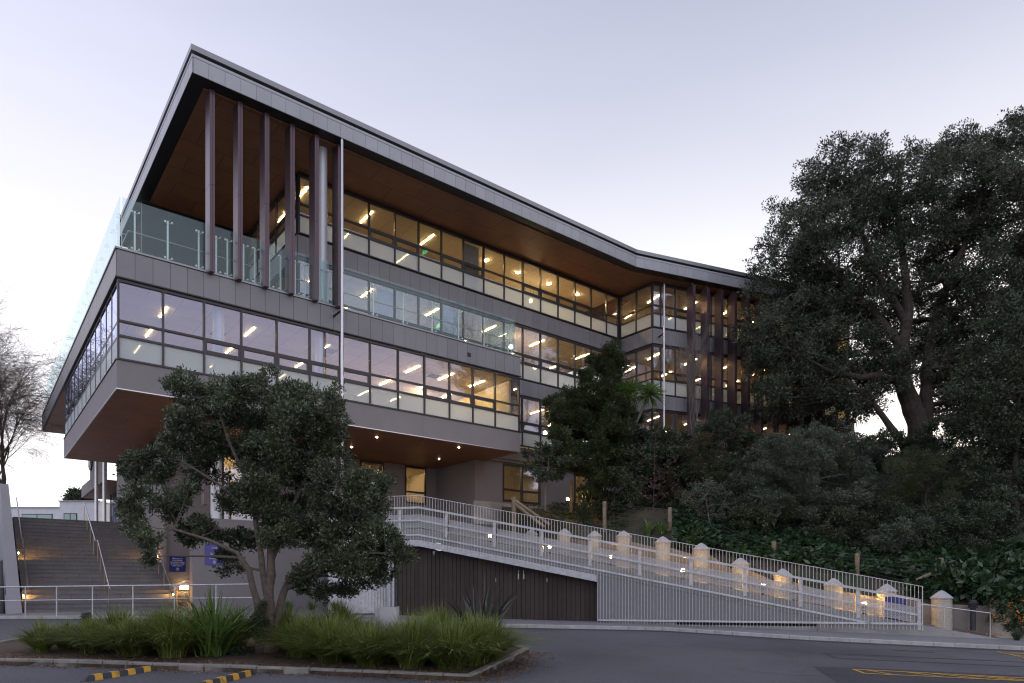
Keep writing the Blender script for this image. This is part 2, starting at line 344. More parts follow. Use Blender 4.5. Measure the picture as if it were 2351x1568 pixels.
up_m = [7.9, 8.7, 10.07, 11.5, 12.96, 14.37, 15.8, 17.23, 18.63, 20.1, 21.51, 22.9, 24.33, 25.77, 27.21, 28.65, 29.75]
wrow(FB, up_m, 2.7, Z4, (3, 4, 6, 7, 10, 11, 12, 13, 14))
wrow(FB, up_m, 2.7, Z3, (3, 4, 5, 6, 10, 11, 12, 13))
side_m = [2.85, 4.2, 5.6, 7.0, 8.4, 9.8]
wrow(FL, side_m, 7.84, Z4, (2, 3)); wrow(FL, side_m, 7.84, Z3, (2,))
wrow(FB, [19.35, 20.1, 21.51, 22.95, 24.4, 25.85, 27.3, 28.7, 29.75], 2.75, Z2, (2, 4))
for z in (Z4, Z3, Z2): wrow(FL, [-.05, 1.24, 2.6], 29.9, z, ())
wing_m = [0.06, .66, 1.78, 3.2, 4.6, 6.0, 7.4, 8.8, 10.2, 11.6, 13.0, 14.4, 15.8]
for z in (Z4, Z3, Z2): wrow(FK, wing_m, .05, z, (2, 5))
def part(name, mt, *boxes, parent=None, **k):
    m = M()
    for b in boxes: m.fb(*b)
    return m.build(name, mt, parent or B, **k)
# storey bodies (slabs, ceilings, inside walls)
part('ceiling', ceil_m, (FB, .2, 18.95, .2, 9.6, 13.33, 13.42)); part('ceiling', ceil_m, (FB, 19.05, 29.7, 2.9, 9.6, 13.34, 13.42))
part('ceiling', ceil_m, (FB, 8.0, 29.7, 2.9, 9.8, 17.50, 17.6)); part('ceiling', ceil_m, (FB, 8.0, 29.7, 2.9, 9.8, 21.36, 21.46))
for z in (13.33, 17.5, 21.36): part('ceiling', ceil_m, (FK, .2, 17, .2, 7, z, z+.1))
part('ceiling', ceil_m, (FB, 30.03, 33.2, .35, 2.7, 21.37, 21.46)); part('ceiling', ceil_m, (FB, 30.03, 33.2, .35, 2.7, 17.52, 17.6))
part('floor_slab', concd, (FB, .1, 18.95, .12, 17.2, 9.40, 9.9), (FB, .1, 18.95, .12, 31.4, 13.45, 13.66))
part('floor_slab', concd, (FB, 19.0, 29.75, 2.85, 9.6, 9.5, 9.95), (FB, 19.0, 29.75, 2.85, 9.6, 13.43, 13.9), (FB, 8.0, 29.75, 2.85, 9.8, 17.62, 18.2))
part('floor_slab', concd, (FK, .15, 17, .15, 7, 9.4, 9.9), (FK, .15, 17, .15, 7, 13.45, 13.9), (FK, .15, 17, .15, 7, 17.62, 18.2))
part('carpet', floor_in, (FB, .2, 18.9, .2, 9.6, 9.905, 9.93), (FB, 8.05, 29.7, 2.95, 9.8, 13.905, 13.93), (FB, 8.05, 29.7, 2.95, 9.8, 18.205, 18.23))
part('interior_wall', wall_in, (FB, .2, 29.7, 9.62, 9.75, 9.95, 13.3), (FB, 7.9, 29.7, 9.82, 9.95, 13.95, 17.48), (FB, 7.9, 29.7, 9.82, 9.95, 18.25, 21.34),
     (FB, 18.9, 19.02, .7, 9.6, 9.95, 13.3), (FB, 22.6, 22.7, 6.2, 9.6, 13.95, 17.46), (FB, 18.95, 19.05, 5.0, 9.6, 18.25, 21.34), (FB, 16.6, 18.6, 7.6, 7.7, 18.25, 21.3),
     (FB, 11.2, 11.3, 7.0, 9.6, 9.95, 13.3), (FK, .3, 17, 7.02, 7.15, 9.9, 21.3), (FK, 17, 17.15, .2, 7, 9.9, 21.3))
part('oak_panel', timber_in, (FB, 8.2, 12.0, 9.55, 9.6, 9.95, 13.2), (FB, 26.4, 28.2, 5.6, 5.7, 18.25, 20.9))
part('bookshelf', timber_in, (FB, 29.0, 29.25, 3.4, 5.4, 18.25, 19.9), (FK, .9, 1.5, .4, .8, 18.25, 19.6))
# box cladding
m = M(); i = 0; u = 0.0
while u < 19.1: m.fb(FB, u+.004, min(u+.592, 19.1), -.02, .03, 13.40, 14.38); u += .6
v_ = .03
while v_ < 31.6: m.fb(FL, v_+.004, min(v_+.592, 31.6), -.02, .03, 13.40, 14.38); v_ += .6
m.fb(FL, .03, 2.7, 19.07, 19.12, 13.4, 14.38)
m.build('parapet_cladding', clad, B)
part('parapet_core', dark, (FB, .03, 19.07, .03, .22, 13.36, 14.37), (FL, .22, 31.55, .03, .22, 13.36, 14.37), (FL, .22, 2.7, 18.9, 19.07, 13.36, 14.37))
part('coping', capm, (FB, -.06, 19.16, -.06, .27, 14.40, 14.47), (FL, .27, 31.65, -.06, .27, 14.40, 14.47), (FL, .27, 2.65, 18.83, 19.16, 14.40, 14.47))
part('drip_trim', dark, (FB, -.05, 19.15, -.05, 0.02, 13.345, 13.395), (FL, .02, 31.6, -.05, .02, 13.345, 13.395))
part('lower_band', render_, (FB, 0, 7.9, 0, .11, 9.30, 10.34), (FB, 7.91, 13.0, 0, .11, 9.30, 10.34), (FB, 13.01, 19.1, 0, .11, 9.30, 10.34), (FL, .11, 17.4, 0, .11, 9.30, 10.34), (FL, .11, 3.3, 19.0, 19.1, 9.30, 10.34), (FB, 0.11, 19.0, 17.25, 17.4, 9.3, 13.3))
part('sill_trim', dark, (FB, -.04, 19.13, -.04, .1, 10.34, 10.36), (FL, .1, 17.4, -.04, .1, 10.34, 10.36))
part('edge_trim', silver, (FB, -.012, 19.11, -.012, .03, 9.262, 9.298), (FL, .03, 17.41, -.012, .03, 9.262, 9.298))
part('soffit', soffit, (FB, .03, 19.08, .03, 17.38, 9.27, 9.30)); part('soffit', soffit, (FB, .05, 12, 17.42, 31.55, 13.31, 13.345))
part('corner_glass', pane_m, (FL, .08, 2.6, 19.05, 19.065, 10.40, 13.3))
# round columns
for u, v, z0, z1, r in ((3.72, .62, 9.93, 13.32, .22), (8.04, .62, 9.93, 13.32, .22), (8.06, .46, 13.67, 21.49, .24), (4.75, 4.75, 5.1, 9.26, .24), (10.4, 4.75, 5.1, 9.26, .24)):
    m = M(); p = FB(u, v, 0); m.lathe((p.x, p.y, 0), [(r, z0), (r, z1)], 28); m.build('round_column', colm, B, smooth=False)
# spandrels of the main run
m = M(); u = 7.84
while u < 29.8: m.fb(FB, u+.004, min(u+.592, 29.8), 2.66, 2.71, 17.56, 18.50); u += .6
v_ = 2.71
while v_ < 9.9: m.fb(FL, v_+.004, min(v_+.592, 9.9), 7.78, 7.83, 17.56, 18.5); v_ += .6
m.build('spandrel_cladding', clad, B); m = M(); u = 19.13
while u < 29.8: m.fb(FB, u+.004, min(u+.592, 29.8), 2.68, 2.73, 13.39, 14.26); u += .6
m.build('spandrel_cladding', clad, B)
for z0, z1 in ((17.56, 18.5), (13.39, 14.26)):
    m = M(); v_ = -.14
    while v_ < 2.6: m.fb(FL, v_+.004, min(v_+.54, 2.66), 29.84, 29.89, z0, z1); v_ += .55
    m.build('spandrel_cladding', clad, B)
for z0, z1 in ((17.56, 18.5), (13.39, 14.26)):
    m = M(); s = 0.03
    while s < 17: m.fb(FK, s+.004, s+.592, -.03, .03, z0, z1); s += .6
    m.build('spandrel_cladding', clad, B)
part('spandrel_core', dark, (FB, 7.83, 29.8, 2.72, 2.85, 17.49, 18.58), (FL, 2.85, 9.9, 7.83, 7.95, 17.49, 18.58), (FB, 19.13, 29.8, 2.74, 2.85, 13.34, 14.3), (FB, 7.84, 29.8, 2.72, 2.85, 21.42, 21.5), (FL, 2.85, 9.9, 7.84, 7.95, 21.42, 21.5),
     (FL, -.1, 2.66, 29.9, 30.0, 17.49, 18.58), (FL, -.1, 2.66, 29.9, 30.0, 13.34, 14.3), (FL, -.1, 2.66, 29.9, 30.0, 21.42, 21.5), (FK, .03, 17, .03, .14, 17.49, 18.58), (FK, .03, 17, .03, .14, 13.34, 14.3), (FK, .03, 17, .03, .14, 21.42, 21.5))
part('corner_post', frame_m, (FB, 29.79, 29.98, 2.62, 2.9, 9.4, 21.49))
part('terrace_wall', dark, (FB, 2.6, 7.8, 9.95, 10.1, 13.7, 21.48), (FB, 7.8, 29.8, 9.96, 10.1, 13.5, 21.48))
# lower walls
part('lower_wall', render_, (FB, 19.12, 29.75, 2.95, 3.1, 9.34, 10.32), (FB, 18.3, 20.30, 3.1, 3.25, 3, 9.34), (FB, 23.2, 26.1, 3.1, 3.25, 3, 9.34), (FB, 29.0, 30.0, 3.101, 3.25, 3, 9.34), (FB, 20.3, 23.2, 3.1, 3.25, 3, 7.04), (FB, 26.1, 29.0, 3.1, 3.25, 3, 7.04),
     (FB, 20.3, 23.2, 3.1, 3.25, 9.26, 9.34), (FB, 26.1, 29.0, 3.1, 3.25, 9.26, 9.34), (FL, 3.25, 7.2, 18.3, 18.42, 5.0, 9.26), (FL, 0, 3.1, 29.9, 30.0, 3, 10.34), (FK, 0, 17, .02, .14, 3.0, 10.33))
part('lower_wall', render_, (FB, 3.0, 5.7, 7.2, 7.35, .6, 9.26), (FB, 7.4, 13.2, 7.2, 7.35, .6, 9.26), (FB, 14.7, 16.1, 7.2, 7.35, .6, 9.26), (FB, 17.55, 18.3, 7.2, 7.35, .6, 9.26), (FB, 13.2, 14.7, 7.2, 7.35, .6, 7.0), (FB, 16.1, 17.55, 7.2, 7.35, .6, 7.0), (FB, 5.7, 7.4, 7.2, 7.35, .6, 5.2),
     (FL, 7.35, 9.4, 3.0, 3.12, .6, 9.26), (FL, 10.2, 12.2, 3.0, 3.12, .6, 9.26), (FL, 13.0, 17.2, 3.0, 3.12, .6, 9.26), (FL, 9.4, 10.2, 3.0, 3.12, .6, 5.6), (FL, 12.2, 13.0, 3.0, 3.12, .6, 5.6), (FB, 3.0, 3.12, 7.0, 7.2, .6, 9.26))
part('plinth', conc, (FB, 17.0, 24.5, 1.35, 1.5, 5.4, 6.66))
part('podium_wall', render_, (FB, 3.6, 10.7, 4.2, 4.42, .6, 5.13), (FB, 3.6, 3.82, 4.42, 4.7, .6, 5.13))
part('podium_slab', conc, (FB, 6.3, 18.2, 4.45, 7.18, 4.75, 5.05), (FB, 10.7, 18.25, 2.6, 4.44, 4.75, 5.05))
def lwin(u0, u1, t, z0, z1, bar, F=FB, mid=None):
    m = M()
    for a, b, c, d in ((u0, u0+.08, z0, z1), (u1-.08, u1, z0, z1), (u0+.08, u1-.08, z0, z0+.1), (u0+.08, u1-.08, z1-.1, z1), (u0+.08, u1-.08, bar-.05, bar+.05)): m.fb(F, a, b, t-.06, t+.08, c, d)
    us = [u0+.08, u1-.08]
    if mid:
        m.fb(F, mid-.045, mid+.045, t-.065, t+.08, z0+.1, bar-.05); m.fb(F, mid-.045, mid+.045, t-.065, t+.08, bar+.05, z1-.1)
        us = [u0+.08, mid-.045, mid+.045, u1-.08]
    w = m.build('window', frame_m, B)
    for k in range(0, len(us), 2):
        for c, d in ((z0+.1, bar-.05), (bar+.05, z1-.1)):
            g = M(); g.fb(F, us[k], us[k+1], t+.01, t+.025, c, d); g.build('pane', pane_m, w)
lwin(13.2, 14.7, 7.2, 7.0, 9.24, 7.7); lwin(16.1, 17.55, 7.2, 7.0, 9.24, 7.7); lwin(20.3, 23.2, 3.1, 7.04, 9.26, 7.75, mid=21.75); lwin(26.1, 29.0, 3.1, 7.04, 9.26, 7.75, mid=27.5)
lwin(5.7, 7.4, 7.2, 5.2, 9.24, 7.2); lwin(9.4, 10.2, 3.0, 5.6, 9.24, 7.4, FL); lwin(12.2, 13.0, 3.0, 5.6, 9.24, 7.4, FL)
part('interior_wall', wall_in, (FB, 3.2, 18.2, 10.4, 10.5, 5.1, 9.2), (FB, 15.2, 15.3, 7.4, 10.4, 5.1, 9.2), (FB, 18.5, 29.8, 6.6, 6.7, 5.1, 9.3), (FB, 24.6, 24.7, 3.3, 6.6, 5.1, 9.3), (FB, 18.42, 18.5, 3.3, 6.6, 5.1, 9.3), (FB, 29.8, 29.9, 3.3, 6.6, 5.1, 9.3), (FB, 8.0, 8.1, 7.4, 10.4, 5.1, 9.2), (FB, 3.2, 3.3, 7.4, 10.4, 5.1, 9.2), (FB, 18.2, 18.28, 7.4, 10.4, 5.1, 9.2))
part('ceiling', ceil_m, (FB, 3.2, 18.2, 7.4, 10.4, 9.17, 9.25), (FB, 18.5, 29.8, 3.3, 6.6, 9.22, 9.32))
part('carpet', floor_in, (FB, 3.2, 18.2, 7.4, 10.4, 5.06, 5.1), (FB, 18.5, 29.8, 3.3, 6.6, 5.06, 5.1))
part('oak_panel', timber_in, (FB, 15.32, 17.0, 9.9, 10.3, 5.1, 8.9), (FB, 14.2, 15.1, 8.9, 8.95, 5.1, 8.9), (FB, 12.2, 13.6, 9.9, 10.3, 5.1, 8.9))
# ------------------------------------------------------------------ roof
def isect(F, t1, F2, t2):
    p, d, q, e = F(0, t1, 0), F.d, F2(0, t2, 0), F2.d
    k = ((q-p).x*e.y-(q-p).y*e.x)/(d.x*e.y-d.y*e.x); return p+d*k
def eave(d, u0=2.4, end=18.2): return [FB(u0+d, -.73+d, 0), isect(FB, -.73+d, FK, -1.17+d), FK(end-d, -1.17+d, 0)]
def roofpoly(d): e = eave(d); return [(p.x, p.y) for p in e]+[(q.x, q.y) for q in (FK(18.2-d, 9, 0), FB(22, 16, 0), FB(2.4+d, 16, 0))]
def ring(a, b, z0, z1, name, mt):
    ea, eb = eave(a), eave(b); ea = [FB(2.4+a, 16, 0)]+ea; eb = [FB(2.4+b, 16, 0)]+eb; m = M(); Z = Vector((0, 0, 1))
    for i in range(3): m.hexa([ea[i]+Z*z0, ea[i+1]+Z*z0, eb[i+1]+Z*z0, eb[i]+Z*z0, ea[i]+Z*z1, ea[i+1]+Z*z1, eb[i+1]+Z*z1, eb[i]+Z*z1])
    return m.build(name, mt, B)
ring(.015, .55, 21.545, 21.57, 'eave_lining', dark)
m = M(); m.prism(roofpoly(.56), 21.50, 21.54); m.build('roof_soffit', soffit, B)
m = M(); m.prism(roofpoly(.14), 21.58, 22.38); m.build('roof_core', dark, B)
ring(-.01, .13, 22.15, 22.26, 'fascia_ledge', cladroof); ring(-.045, .5, 22.385, 22.60, 'roof_capping', capm)
m = M(); m.prism(roofpoly(.45), 22.4, 22.58); m.build('roof_deck', capm, B)
m = M(); Z = Vector((0, 0, 1)); e = eave(0.0); e = [FB(2.4, 16, 0)]+e; ei = eave(.1); ei = [FB(2.5, 16, 0)]+ei
for k in range(3):
    a, b = e[k], e[k+1]; L_ = (b-a).length; d = (b-a)/L_; n2 = Vector((-d.y, d.x, 0)) if k else Vector((-d.y, d.x, 0))
    cnt = int(L_/.6)
    for i in range(cnt+1):
        x0 = i*.6+.005; x1 = min((i+1)*.6-.005, L_)
        if x1-x0 < .05: continue
        p0, p1 = a+d*x0, a+d*x1
        m.hexa([p0+Z*21.56, p1+Z*21.56, p1+n2*.05+Z*21.56, p0+n2*.05+Z*21.56, p0+Z*22.14, p1+Z*22.14, p1+n2*.05+Z*22.14, p0+n2*.05+Z*22.14])
m.build('fascia', cladroof, B)
ring(.055, .13, 21.565, 22.14, 'fascia_backing', dark)
# fins
def fin(F, c, t0, t1, z0, z1, joint):
    m = M()
    for za, zb in ((z0, joint-.005), (joint+.005, z1)):
        m.fb(F, c-.095, c-.004, t0, t0+.05, za, zb); m.fb(F, c+.004, c+.095, t0, t0+.05, za, zb); m.fb(F, c-.092, c+.092, t0+.05, t1, za, zb)
    m.fb(F, c-.05, c+.05, t0+.2, t1-.2, z1, z1+.26); m.build('fin', fin_front, B)
for i in range(6): fin(FB, 3.225+i*1.067, -.36, .27, 14.36, 21.49, 17.75)
for i in range(11): fin(FK, 2.42+i*1.095, -1.08, -.40, 11.62 if i > 2 else 10.6, 21.22, 17.0)
for u in (4.05, 6.2, 9.3): fin(FB, u, 3.7, 4.15, 5.68, 9.26, 7.2)
# glass balustrade on the terrace
def panel(F, a0, a1, t, z0=14.48, z1=16.40): part('glass_panel', bal_m, (F, a0+.008, a1-.008, t, t+.015, z0, z1))
postm = mat('satin_post', (.72, .75, .75), .35, .3, .05)
def bpost(F, a, t, s=1):
    m = M(); m.fb(F, a-.03, a+.03, t+.02, t+.035, 14.48, 16.12)
    for z in (14.62, 16.0):
        for q in (-.12, .12):
            m.path([F(a, t+.03, z), F(a+q, t-.06, z+.02)], .012, 6); m.path([F(a+q, t-.135, z+.02), F(a+q, t-.06, z+.02)], .035, 10)
    m.path([F(a, t+.03, 15.38), F(a, t+.16, 15.40)], .01, 6)
    m.build('balustrade_post', postm, B)
fg = [.2, 1.77, 3.12]
for a, b in zip(fg, fg[1:]): panel(FB, a, b, .12)
for i in range(5): panel(FB, 3.225+i*1.067+.1, 3.225+(i+1)*1.067-.1, .12)
gr = [8.66, 10.49, 12.09, 13.7, 15.28, 16.86, 18.82]
for a, b in zip(gr, gr[1:]): panel(FB, a, b, .12)
for a in (.64, 1.77, 2.89, 3.55, 3.98, 4.62, 5.07, 5.68, 6.15, 6.78, 7.21, 7.85, 8.28, 10.51, 12.09, 13.71, 15.29, 16.89, 18.5): bpost(FB, a, .27)
panel(FL, .14, 2.6, 18.82)
for k in range(21): panel(FL, -.0+.12+k*1.45, .12+(k+1)*1.45, .12)
for k in range(12): bpost(FL, .12+(k+.5)*1.45, .27)
m = M(); m.path([FB(.45, .45, 15.38), FB(18.6, .45, 15.38), FB(18.6, 2.6, 15.38)], .02, 8); m.path([FB(.45, .45, 15.38), FL(31, .45, 15.38)], .02, 8); m.build('balustrade_handrail', silver, B)
# ceiling lights, downlights, pendants, exit signs
def strip(u, v, z, F=FB, L_=1.36): part('strip_light', strip1 if z < 10 or (F is FB and z < 14 and 13 < u < 19) else (strip_m if z < 14 else strip3), (F, u-.021, u+.021, v, v+L_, z-.035, z-.004))
for u in (2.05, 5.52, 8.95, 13.8, 15.85, 17.9):
    for v in (1.68, 4.52, 7.3): strip(u, v, 13.33)
for u in (9.3, 12.18, 16.2, 20.2, 24.0, 28.0):
    for v in (3.65, 6.6): strip(u, v, 17.5)
for u in (8.6, 12.05, 15.75):
    for v in (3.41, 6.2): strip(u, v, 21.36)
for s in (1.4, 4.4, 7.4, 10.4, 13.4):
    for z in (21.36, 17.5, 13.33): strip(s, 1.3, z, FK); strip(s, 4.2, z, FK)
for u in (21.0, 24.5, 28.0): strip(u, 4.2, 13.34)
for u, v in ((20.9, 4.2), (27.0, 4.2)): strip(u, v, 9.22)
for u in (6.4, 13.0, 16.6): strip(u, 8.3, 9.17)
down2 = emit('room_downlight', (1.0, .66, .28), 900)
def disc(u, v, z, r, name='downlight', mt=down_m, F=FB):
    m = M(); p = F(u, v, 0); m.lathe((p.x, p.y, z), [(r, -.03), (r, -.003)], 12); m.build(name, mt, B)
for u in (19.77, 22.2, 24.75, 27.25):
    disc(u, 4.02, 21.36, .07, mt=down2)
for u, v in ((11.25, 1.39), (11.33, 4.35), (15.71, .9), (16.64, 4.27), (6.5, 1.4), (6.5, 4.4)): disc(u, v, 9.27, .045)
for u, v, z, zc in ((23.64, 4.5, 20.14, 21.36), (22.03, 4.5, 16.87, 17.5), (23.96, 4.5, 15.98, 17.5), (25.23, 4.5, 12.48, 13.33), (24.86, 4.5, 11.94, 13.33), (24.3, 5.0, 19.75, 21.36)):
    p = FB(u, v, z); h = M(); h.path([p+Vector((0, 0, .12)), FB(u, v, zc)], .008, 5); o = h.build('pendant_light', blackm, B)
    g = M(); g.lathe(p, [(.02, -.12), (.08, -.095), (.115, -.04), (.12, 0), (.115, .05), (.08, .095), (.02, .12)], 14); g.build('globe', globe_m, o, smooth=True)
part('curtain', mat('sheer_curtain', (.42, .46, .45), .9), (FB, 17.5, 18.5, 3.0, 3.04, 18.25, 21.3), (FB, 16.0, 17.0, 2.95, 2.99, 13.95, 17.4), (FB, 12.2, 13.3, 3.2, 3.24, 13.95, 17.4))
part('ceiling_vent', dark, (FB, 4.2, 4.8, 3.2, 3.8, 13.315, 13.328), (FB, 8.9, 9.6, 2.2, 2.8, 13.315, 13.328), (FB, 15.0, 15.6, 2.4, 3.0, 13.315, 13.328))
part('cupboard', timber_in, (FB, 3.2, 4.6, 5.6, 6.2, 9.93, 12.6), (FB, 13.2, 14.6, 6.2, 6.8, 9.93, 12.7), (FB, 20.2, 21.2, 6.0, 6.5, 13.93, 16.6))
part('partition', wall_in, (FB, 14.9, 17.2, 5.2, 5.3, 9.93, 13.3))
for u, v, z in ((15.62, 3.9, 20.55), (16.9, 4.5, 16.9)):
    p = FB(u, v, z); h = M(); h.fb(FB, u-.03, u+.03, v, v+.42, z, z+.22); o = h.build('exit_sign', exit_m, B)
    g = M(); g.fb(FB, u-.036, u-.032, v+.14, v+.28, z+.05, z+.18); g.build('running_figure', letter, o)
# crest wall, its glazing and posts at the far left
part('crest_wall', render_, (FL, 24.0, 31.0, 2.9, 3.05, 9.16, 13.3), (FL, 31.0, 35.8, 2.9, 3.05, 9.16, 10.05), (FL, 17.45, 22.0, 3.3, 3.45, 5.3, 13.3))
part('soffit', soffit, (FL, 24.0, 35.7, 3.05, 9, 9.14, 9.18))
part('lobby_glazing', pane_m, (FL, 22.0, 32.0, 4.4, 4.42, 5.3, 9.12))
m = M()
for k in range(9): m.fb(FL, 22+k*1.25-.04, 22+k*1.25+.04, 4.33, 4.39, 5.3, 9.12)
m.build('lobby_mullion', frame_m, B)
part('lobby_core', wall_in, (FL, 22, 35, 8, 8.1, 5.3, 9.1))
for v in (24.6, 21.2):
    p = FL(v, 2.5, 0); m = M(); m.lathe((p.x, p.y, 0), [(.11, 5.3), (.11, 12.9)], 16); m.build('entrance_post', silver, B, smooth=False)
c = thing('wall_crest', 'round dark metal crest on the grey wall beyond the stairs', 'crest', FL(30.3, 2.86, 11.6))
def disc_on(F, a, t, z, r, th_, n=28, half=False):
    m = M(); ps = [(r*math.cos(2*math.pi*k/n), r*math.sin(2*math.pi*k/n)) for k in range(n)]
    m.add([F(a+x, t, z+y) for x, y in ps]+[F(a+x, t-th_, z+y) for x, y in ps], [tuple(range(n)), tuple(range(n, 2*n))[::-1]]+[(k, (k+1) % n, n+(k+1) % n, n+k) for k in range(n)]); return m
disc_on(FL, 30.3, 2.86, 11.6, .98, .06).build('roundel', blackm, c)
disc_on(FL, 30.3, 2.795, 11.6, .66, .03).build('inner_disc', cladroof, c)
m = M(); 
for a0, a1, z0, z1 in ((-.28, .28, .02, .3), (-.24, .24, -.22, .0), (-.14, .14, -.4, -.24)): m.fb(FL, 30.3+a0, 30.3+a1, 2.74, 2.76, 11.6+z0, 11.6+z1)
m.build('shield', silver, c)
# wall vent, small camera
part('wall_vent', dark, (FB, 15.62, 15.80, -.06, -.02, 13.75, 13.93))
# flagpoles
def flagpole(p, ztop, zb, label, arm):
    t = thing('flagpole', label, 'flagpole', p, 'steel flagpoles by the facade')
    m = M(); m.path([Vector((p.x, p.y, zb)), Vector((p.x, p.y, 9)), Vector((p.x, p.y, 15)), Vector((p.x, p.y, ztop-.1)), Vector((p.x, p.y, ztop))], [.078, .078, .07, .06, .02], 14); m.build('pole', silver, t, smooth=True)
    m = M(); m.path([Vector((p.x, p.y, zb)), Vector((p.x, p.y, zb+.3))], .12, 14); m.build('base_collar', galv, t)
    for z, q in arm:
        m = M(); m.path([Vector((p.x, p.y, z)), q], .05, 10); m.build('wall_bracket', blackm, t)
    m = M(); m.path([Vector((p.x-.14, p.y, 15.65)), Vector((p.x+.14, p.y-.02, 15.62))], .012, 6); m.build('cleat', silver, t)
p = FB(8.42, -.85, 0); p.z = .95
flagpole(p, 21.45, .9, 'tall steel flagpole in front of the terrace at the end of the purple fins', [(14.0, FB(8.42, 0, 14.0))])
p = FK(.45, -.62, 0); p.z = 7.5
flagpole(p, 21.2, 7.5, 'steel flagpole by the inner corner of the building above the shrubs', [(18.0, FK(.45, 0, 18.0))])
# star ornaments behind the glass
k = 0
star_cols = [(.10, .35, .42), (.12, .3, .5), (.35, .5, .15), (.5, .12, .06), (.12, .4, .4)]
for (s, z) in ((.95, 17.0), (1.25, 16.6), (1.0, 16.3), (1.35, 16.0), (1.5, 16.9), (.85, 15.85), (2.05, 16.8), (2.1, 16.3)):
    m = M(); pts = []
    for j in range(16):
        r = .2 if j % 2 == 0 else .085; a = math.pi*j/8+.1*k; pts.append(FK(s+r*math.cos(a), .35, z+r*math.sin(a)))
    c0 = FK(s, .30, z); c1 = FK(s, .40, z)
    m.add(pts+[c0, c1], [(j, (j+1) % 16, 16) for j in range(16)]+[((j+1) % 16, j, 17) for j in range(16)])
    o = m.build('paper_star', mat('star_paper', star_cols[k % 5], .7))
    tag(o, f"coloured folded paper star hanging behind the wing window, {ORD[k]} of the cluster", 'ornament', 'paper stars in the wing window'); k += 1
# ------------------------------------------------------------------ stairs on the left
SB = thing('stone_staircase', 'wide dark stone staircase climbing under the overhang beside the grey wall', 'staircase', FB(0, 4.1, .97))
RZ = .1825; steps = []; v_ = 4.1; z = .97
m = M()
for i in range(24):
    w_ = .30 if i != 11 else 1.0
    m.fb(FB, -2.55, 2.98, v_, v_+w_+.02, .5 if i < 3 else z-.3, z+RZ-.03); m.fb(FB, -2.55, 2.98, v_-.025, v_+w_-.004, z+RZ-.03, z+RZ)
    steps.append((v_, z+RZ)); v_ += w_; z += RZ
m.build('stone_steps', stone, SB)
def stair_z(v):
    r = .97
    for a, b in steps:
        if v >= a: r = b
    return r
TOPV = v_
def stair_rail(u, side=None):
    m = M(); h = .95
    pts = [FB(u, 3.85, .97+h), FB(u, 4.1+.05, .97+h+.1), FB(u, steps[11][0]-.05, steps[11][1]+h), FB(u, steps[11][0]+.7, steps[11][1]+h+.02), FB(u, steps[12][0], steps[12][1]+h+.05), FB(u, TOPV, steps[23][1]+h), FB(u, TOPV+.3, steps[23][1]+h)]
    m.path(pts, .025, 8); r = m.build('handrail', silver, SB)
    if side != 'wall':
        for v in (4.35, 5.5, 6.6, 7.4, 8.7, 9.8, 10.9, TOPV-.1):
            q = M(); q.fb(FB, u-.012, u+.012, v-.035, v+.035, stair_z(v), stair_z(v)+.93); q.build('rail_post', mat('bronze_post', (.34, .25, .16), .35, .7) if 'bronze_post' not in bpy.data.materials else bpy.data.materials['bronze_post'], SB)
stair_rail(.35); stair_rail(2.7); stair_rail(-2.42, 'wall')
for u, v, zz in ((-2.53, 4.75, 1.62), (-2.53, 8.0, 3.45), (2.93, 4.6, 1.62), (2.93, 8.0, 3.45)):
    part('step_light', step_glow, (FB, u-.012, u+.012, v, v+.16, zz, zz+.07), parent=SB)
m = M(); m.prism([(q.x, q.y) for q in (FB(-45, TOPV, 0), FB(2.99, TOPV, 0), FB(2.99, 60, 0), FB(-45, 60, 0))], -.6, steps[23][1]-.006); tag(m.build('plaza', conc), kind='structure')
# battered wall left of the stairs
SW = thing('stair_wall', 'tall pale battered wall left of the stairs with a dark doorway', 'wall', FB(-2.8, 4.0, .8))
A = [FB(-3.05, 3.95, .7), FB(-2.58, 3.95, .7), FB(-2.58, 13, .7), FB(-3.05, 13, .7), FB(-3.25, 5.2, 6.1), FB(-2.99, 5.2, 6.1), FB(-2.99, 13, 6.6), FB(-3.25, 13, 6.6)]
m = M(); m.hexa(A); m.build('wall_body', mat('pale_render', (.30, .29, .31), .8, 0, .06, .8, bump=.2), SW)
m = M(); m.fb(FB, -3.14, -3.10, 6.2, 9.0, .8, 3.6); m.build('doorway', dark, SW)
part('slot_window', dark, (FB, -3.12, -3.07, 4.9, 5.05, 1.7, 3.0), parent=SW)
m = M(); m.path([FB(-2.62, 5.2, 2.6), FB(-2.74, 8.3, 4.3), FB(-2.8, 12, 6.2)], .02, 6); m.build('wall_rail', blackm, SW)
# small side stairs between the wall and the podium
SS = thing('side_stairs', 'short concrete side stairs with twin handrails beside the podium wall', 'staircase', FB(3.1, 5.5, 1.0))
m = M()
for i in range(8): m.fb(FB, 3.3+i*.3, 6.2, 4.75, 7.1, .95+i*.17, 1.12+i*.17)
m.build('concrete_steps', conc, SS)
for v in (4.8, 5.9, 7.0):
    m = M(); m.path([FB(2.9, v, 2.0), FB(3.35, v, 2.0), FB(6.2, v, 3.62)], .022, 8); m.build('handrail', silver, SS)
    for u, z in ((3.1, 1.0), (4.2, 1.5)):
        q = M(); q.fb(FB, u-.03, u+.03, v-.012, v+.012, z, z+.98); q.build('rail_post', bpy.data.materials['bronze_post'], SS)
bl = thing('bulkhead_light', 'glowing rectangular bulkhead light low on the wall above the side stairs', 'wall light', FB(3.9, 7.1, 1.95), 'amber lights at the entrance')
part('housing', blackm, (FB, 3.70, 4.12, 7.12, 7.2, 1.86, 2.08), parent=bl); part('diffuser', emit('bulkhead_glow', (1, .62, .22), 45), (FB, 3.72, 4.10, 7.07, 7.12, 1.88, 2.06), parent=bl)
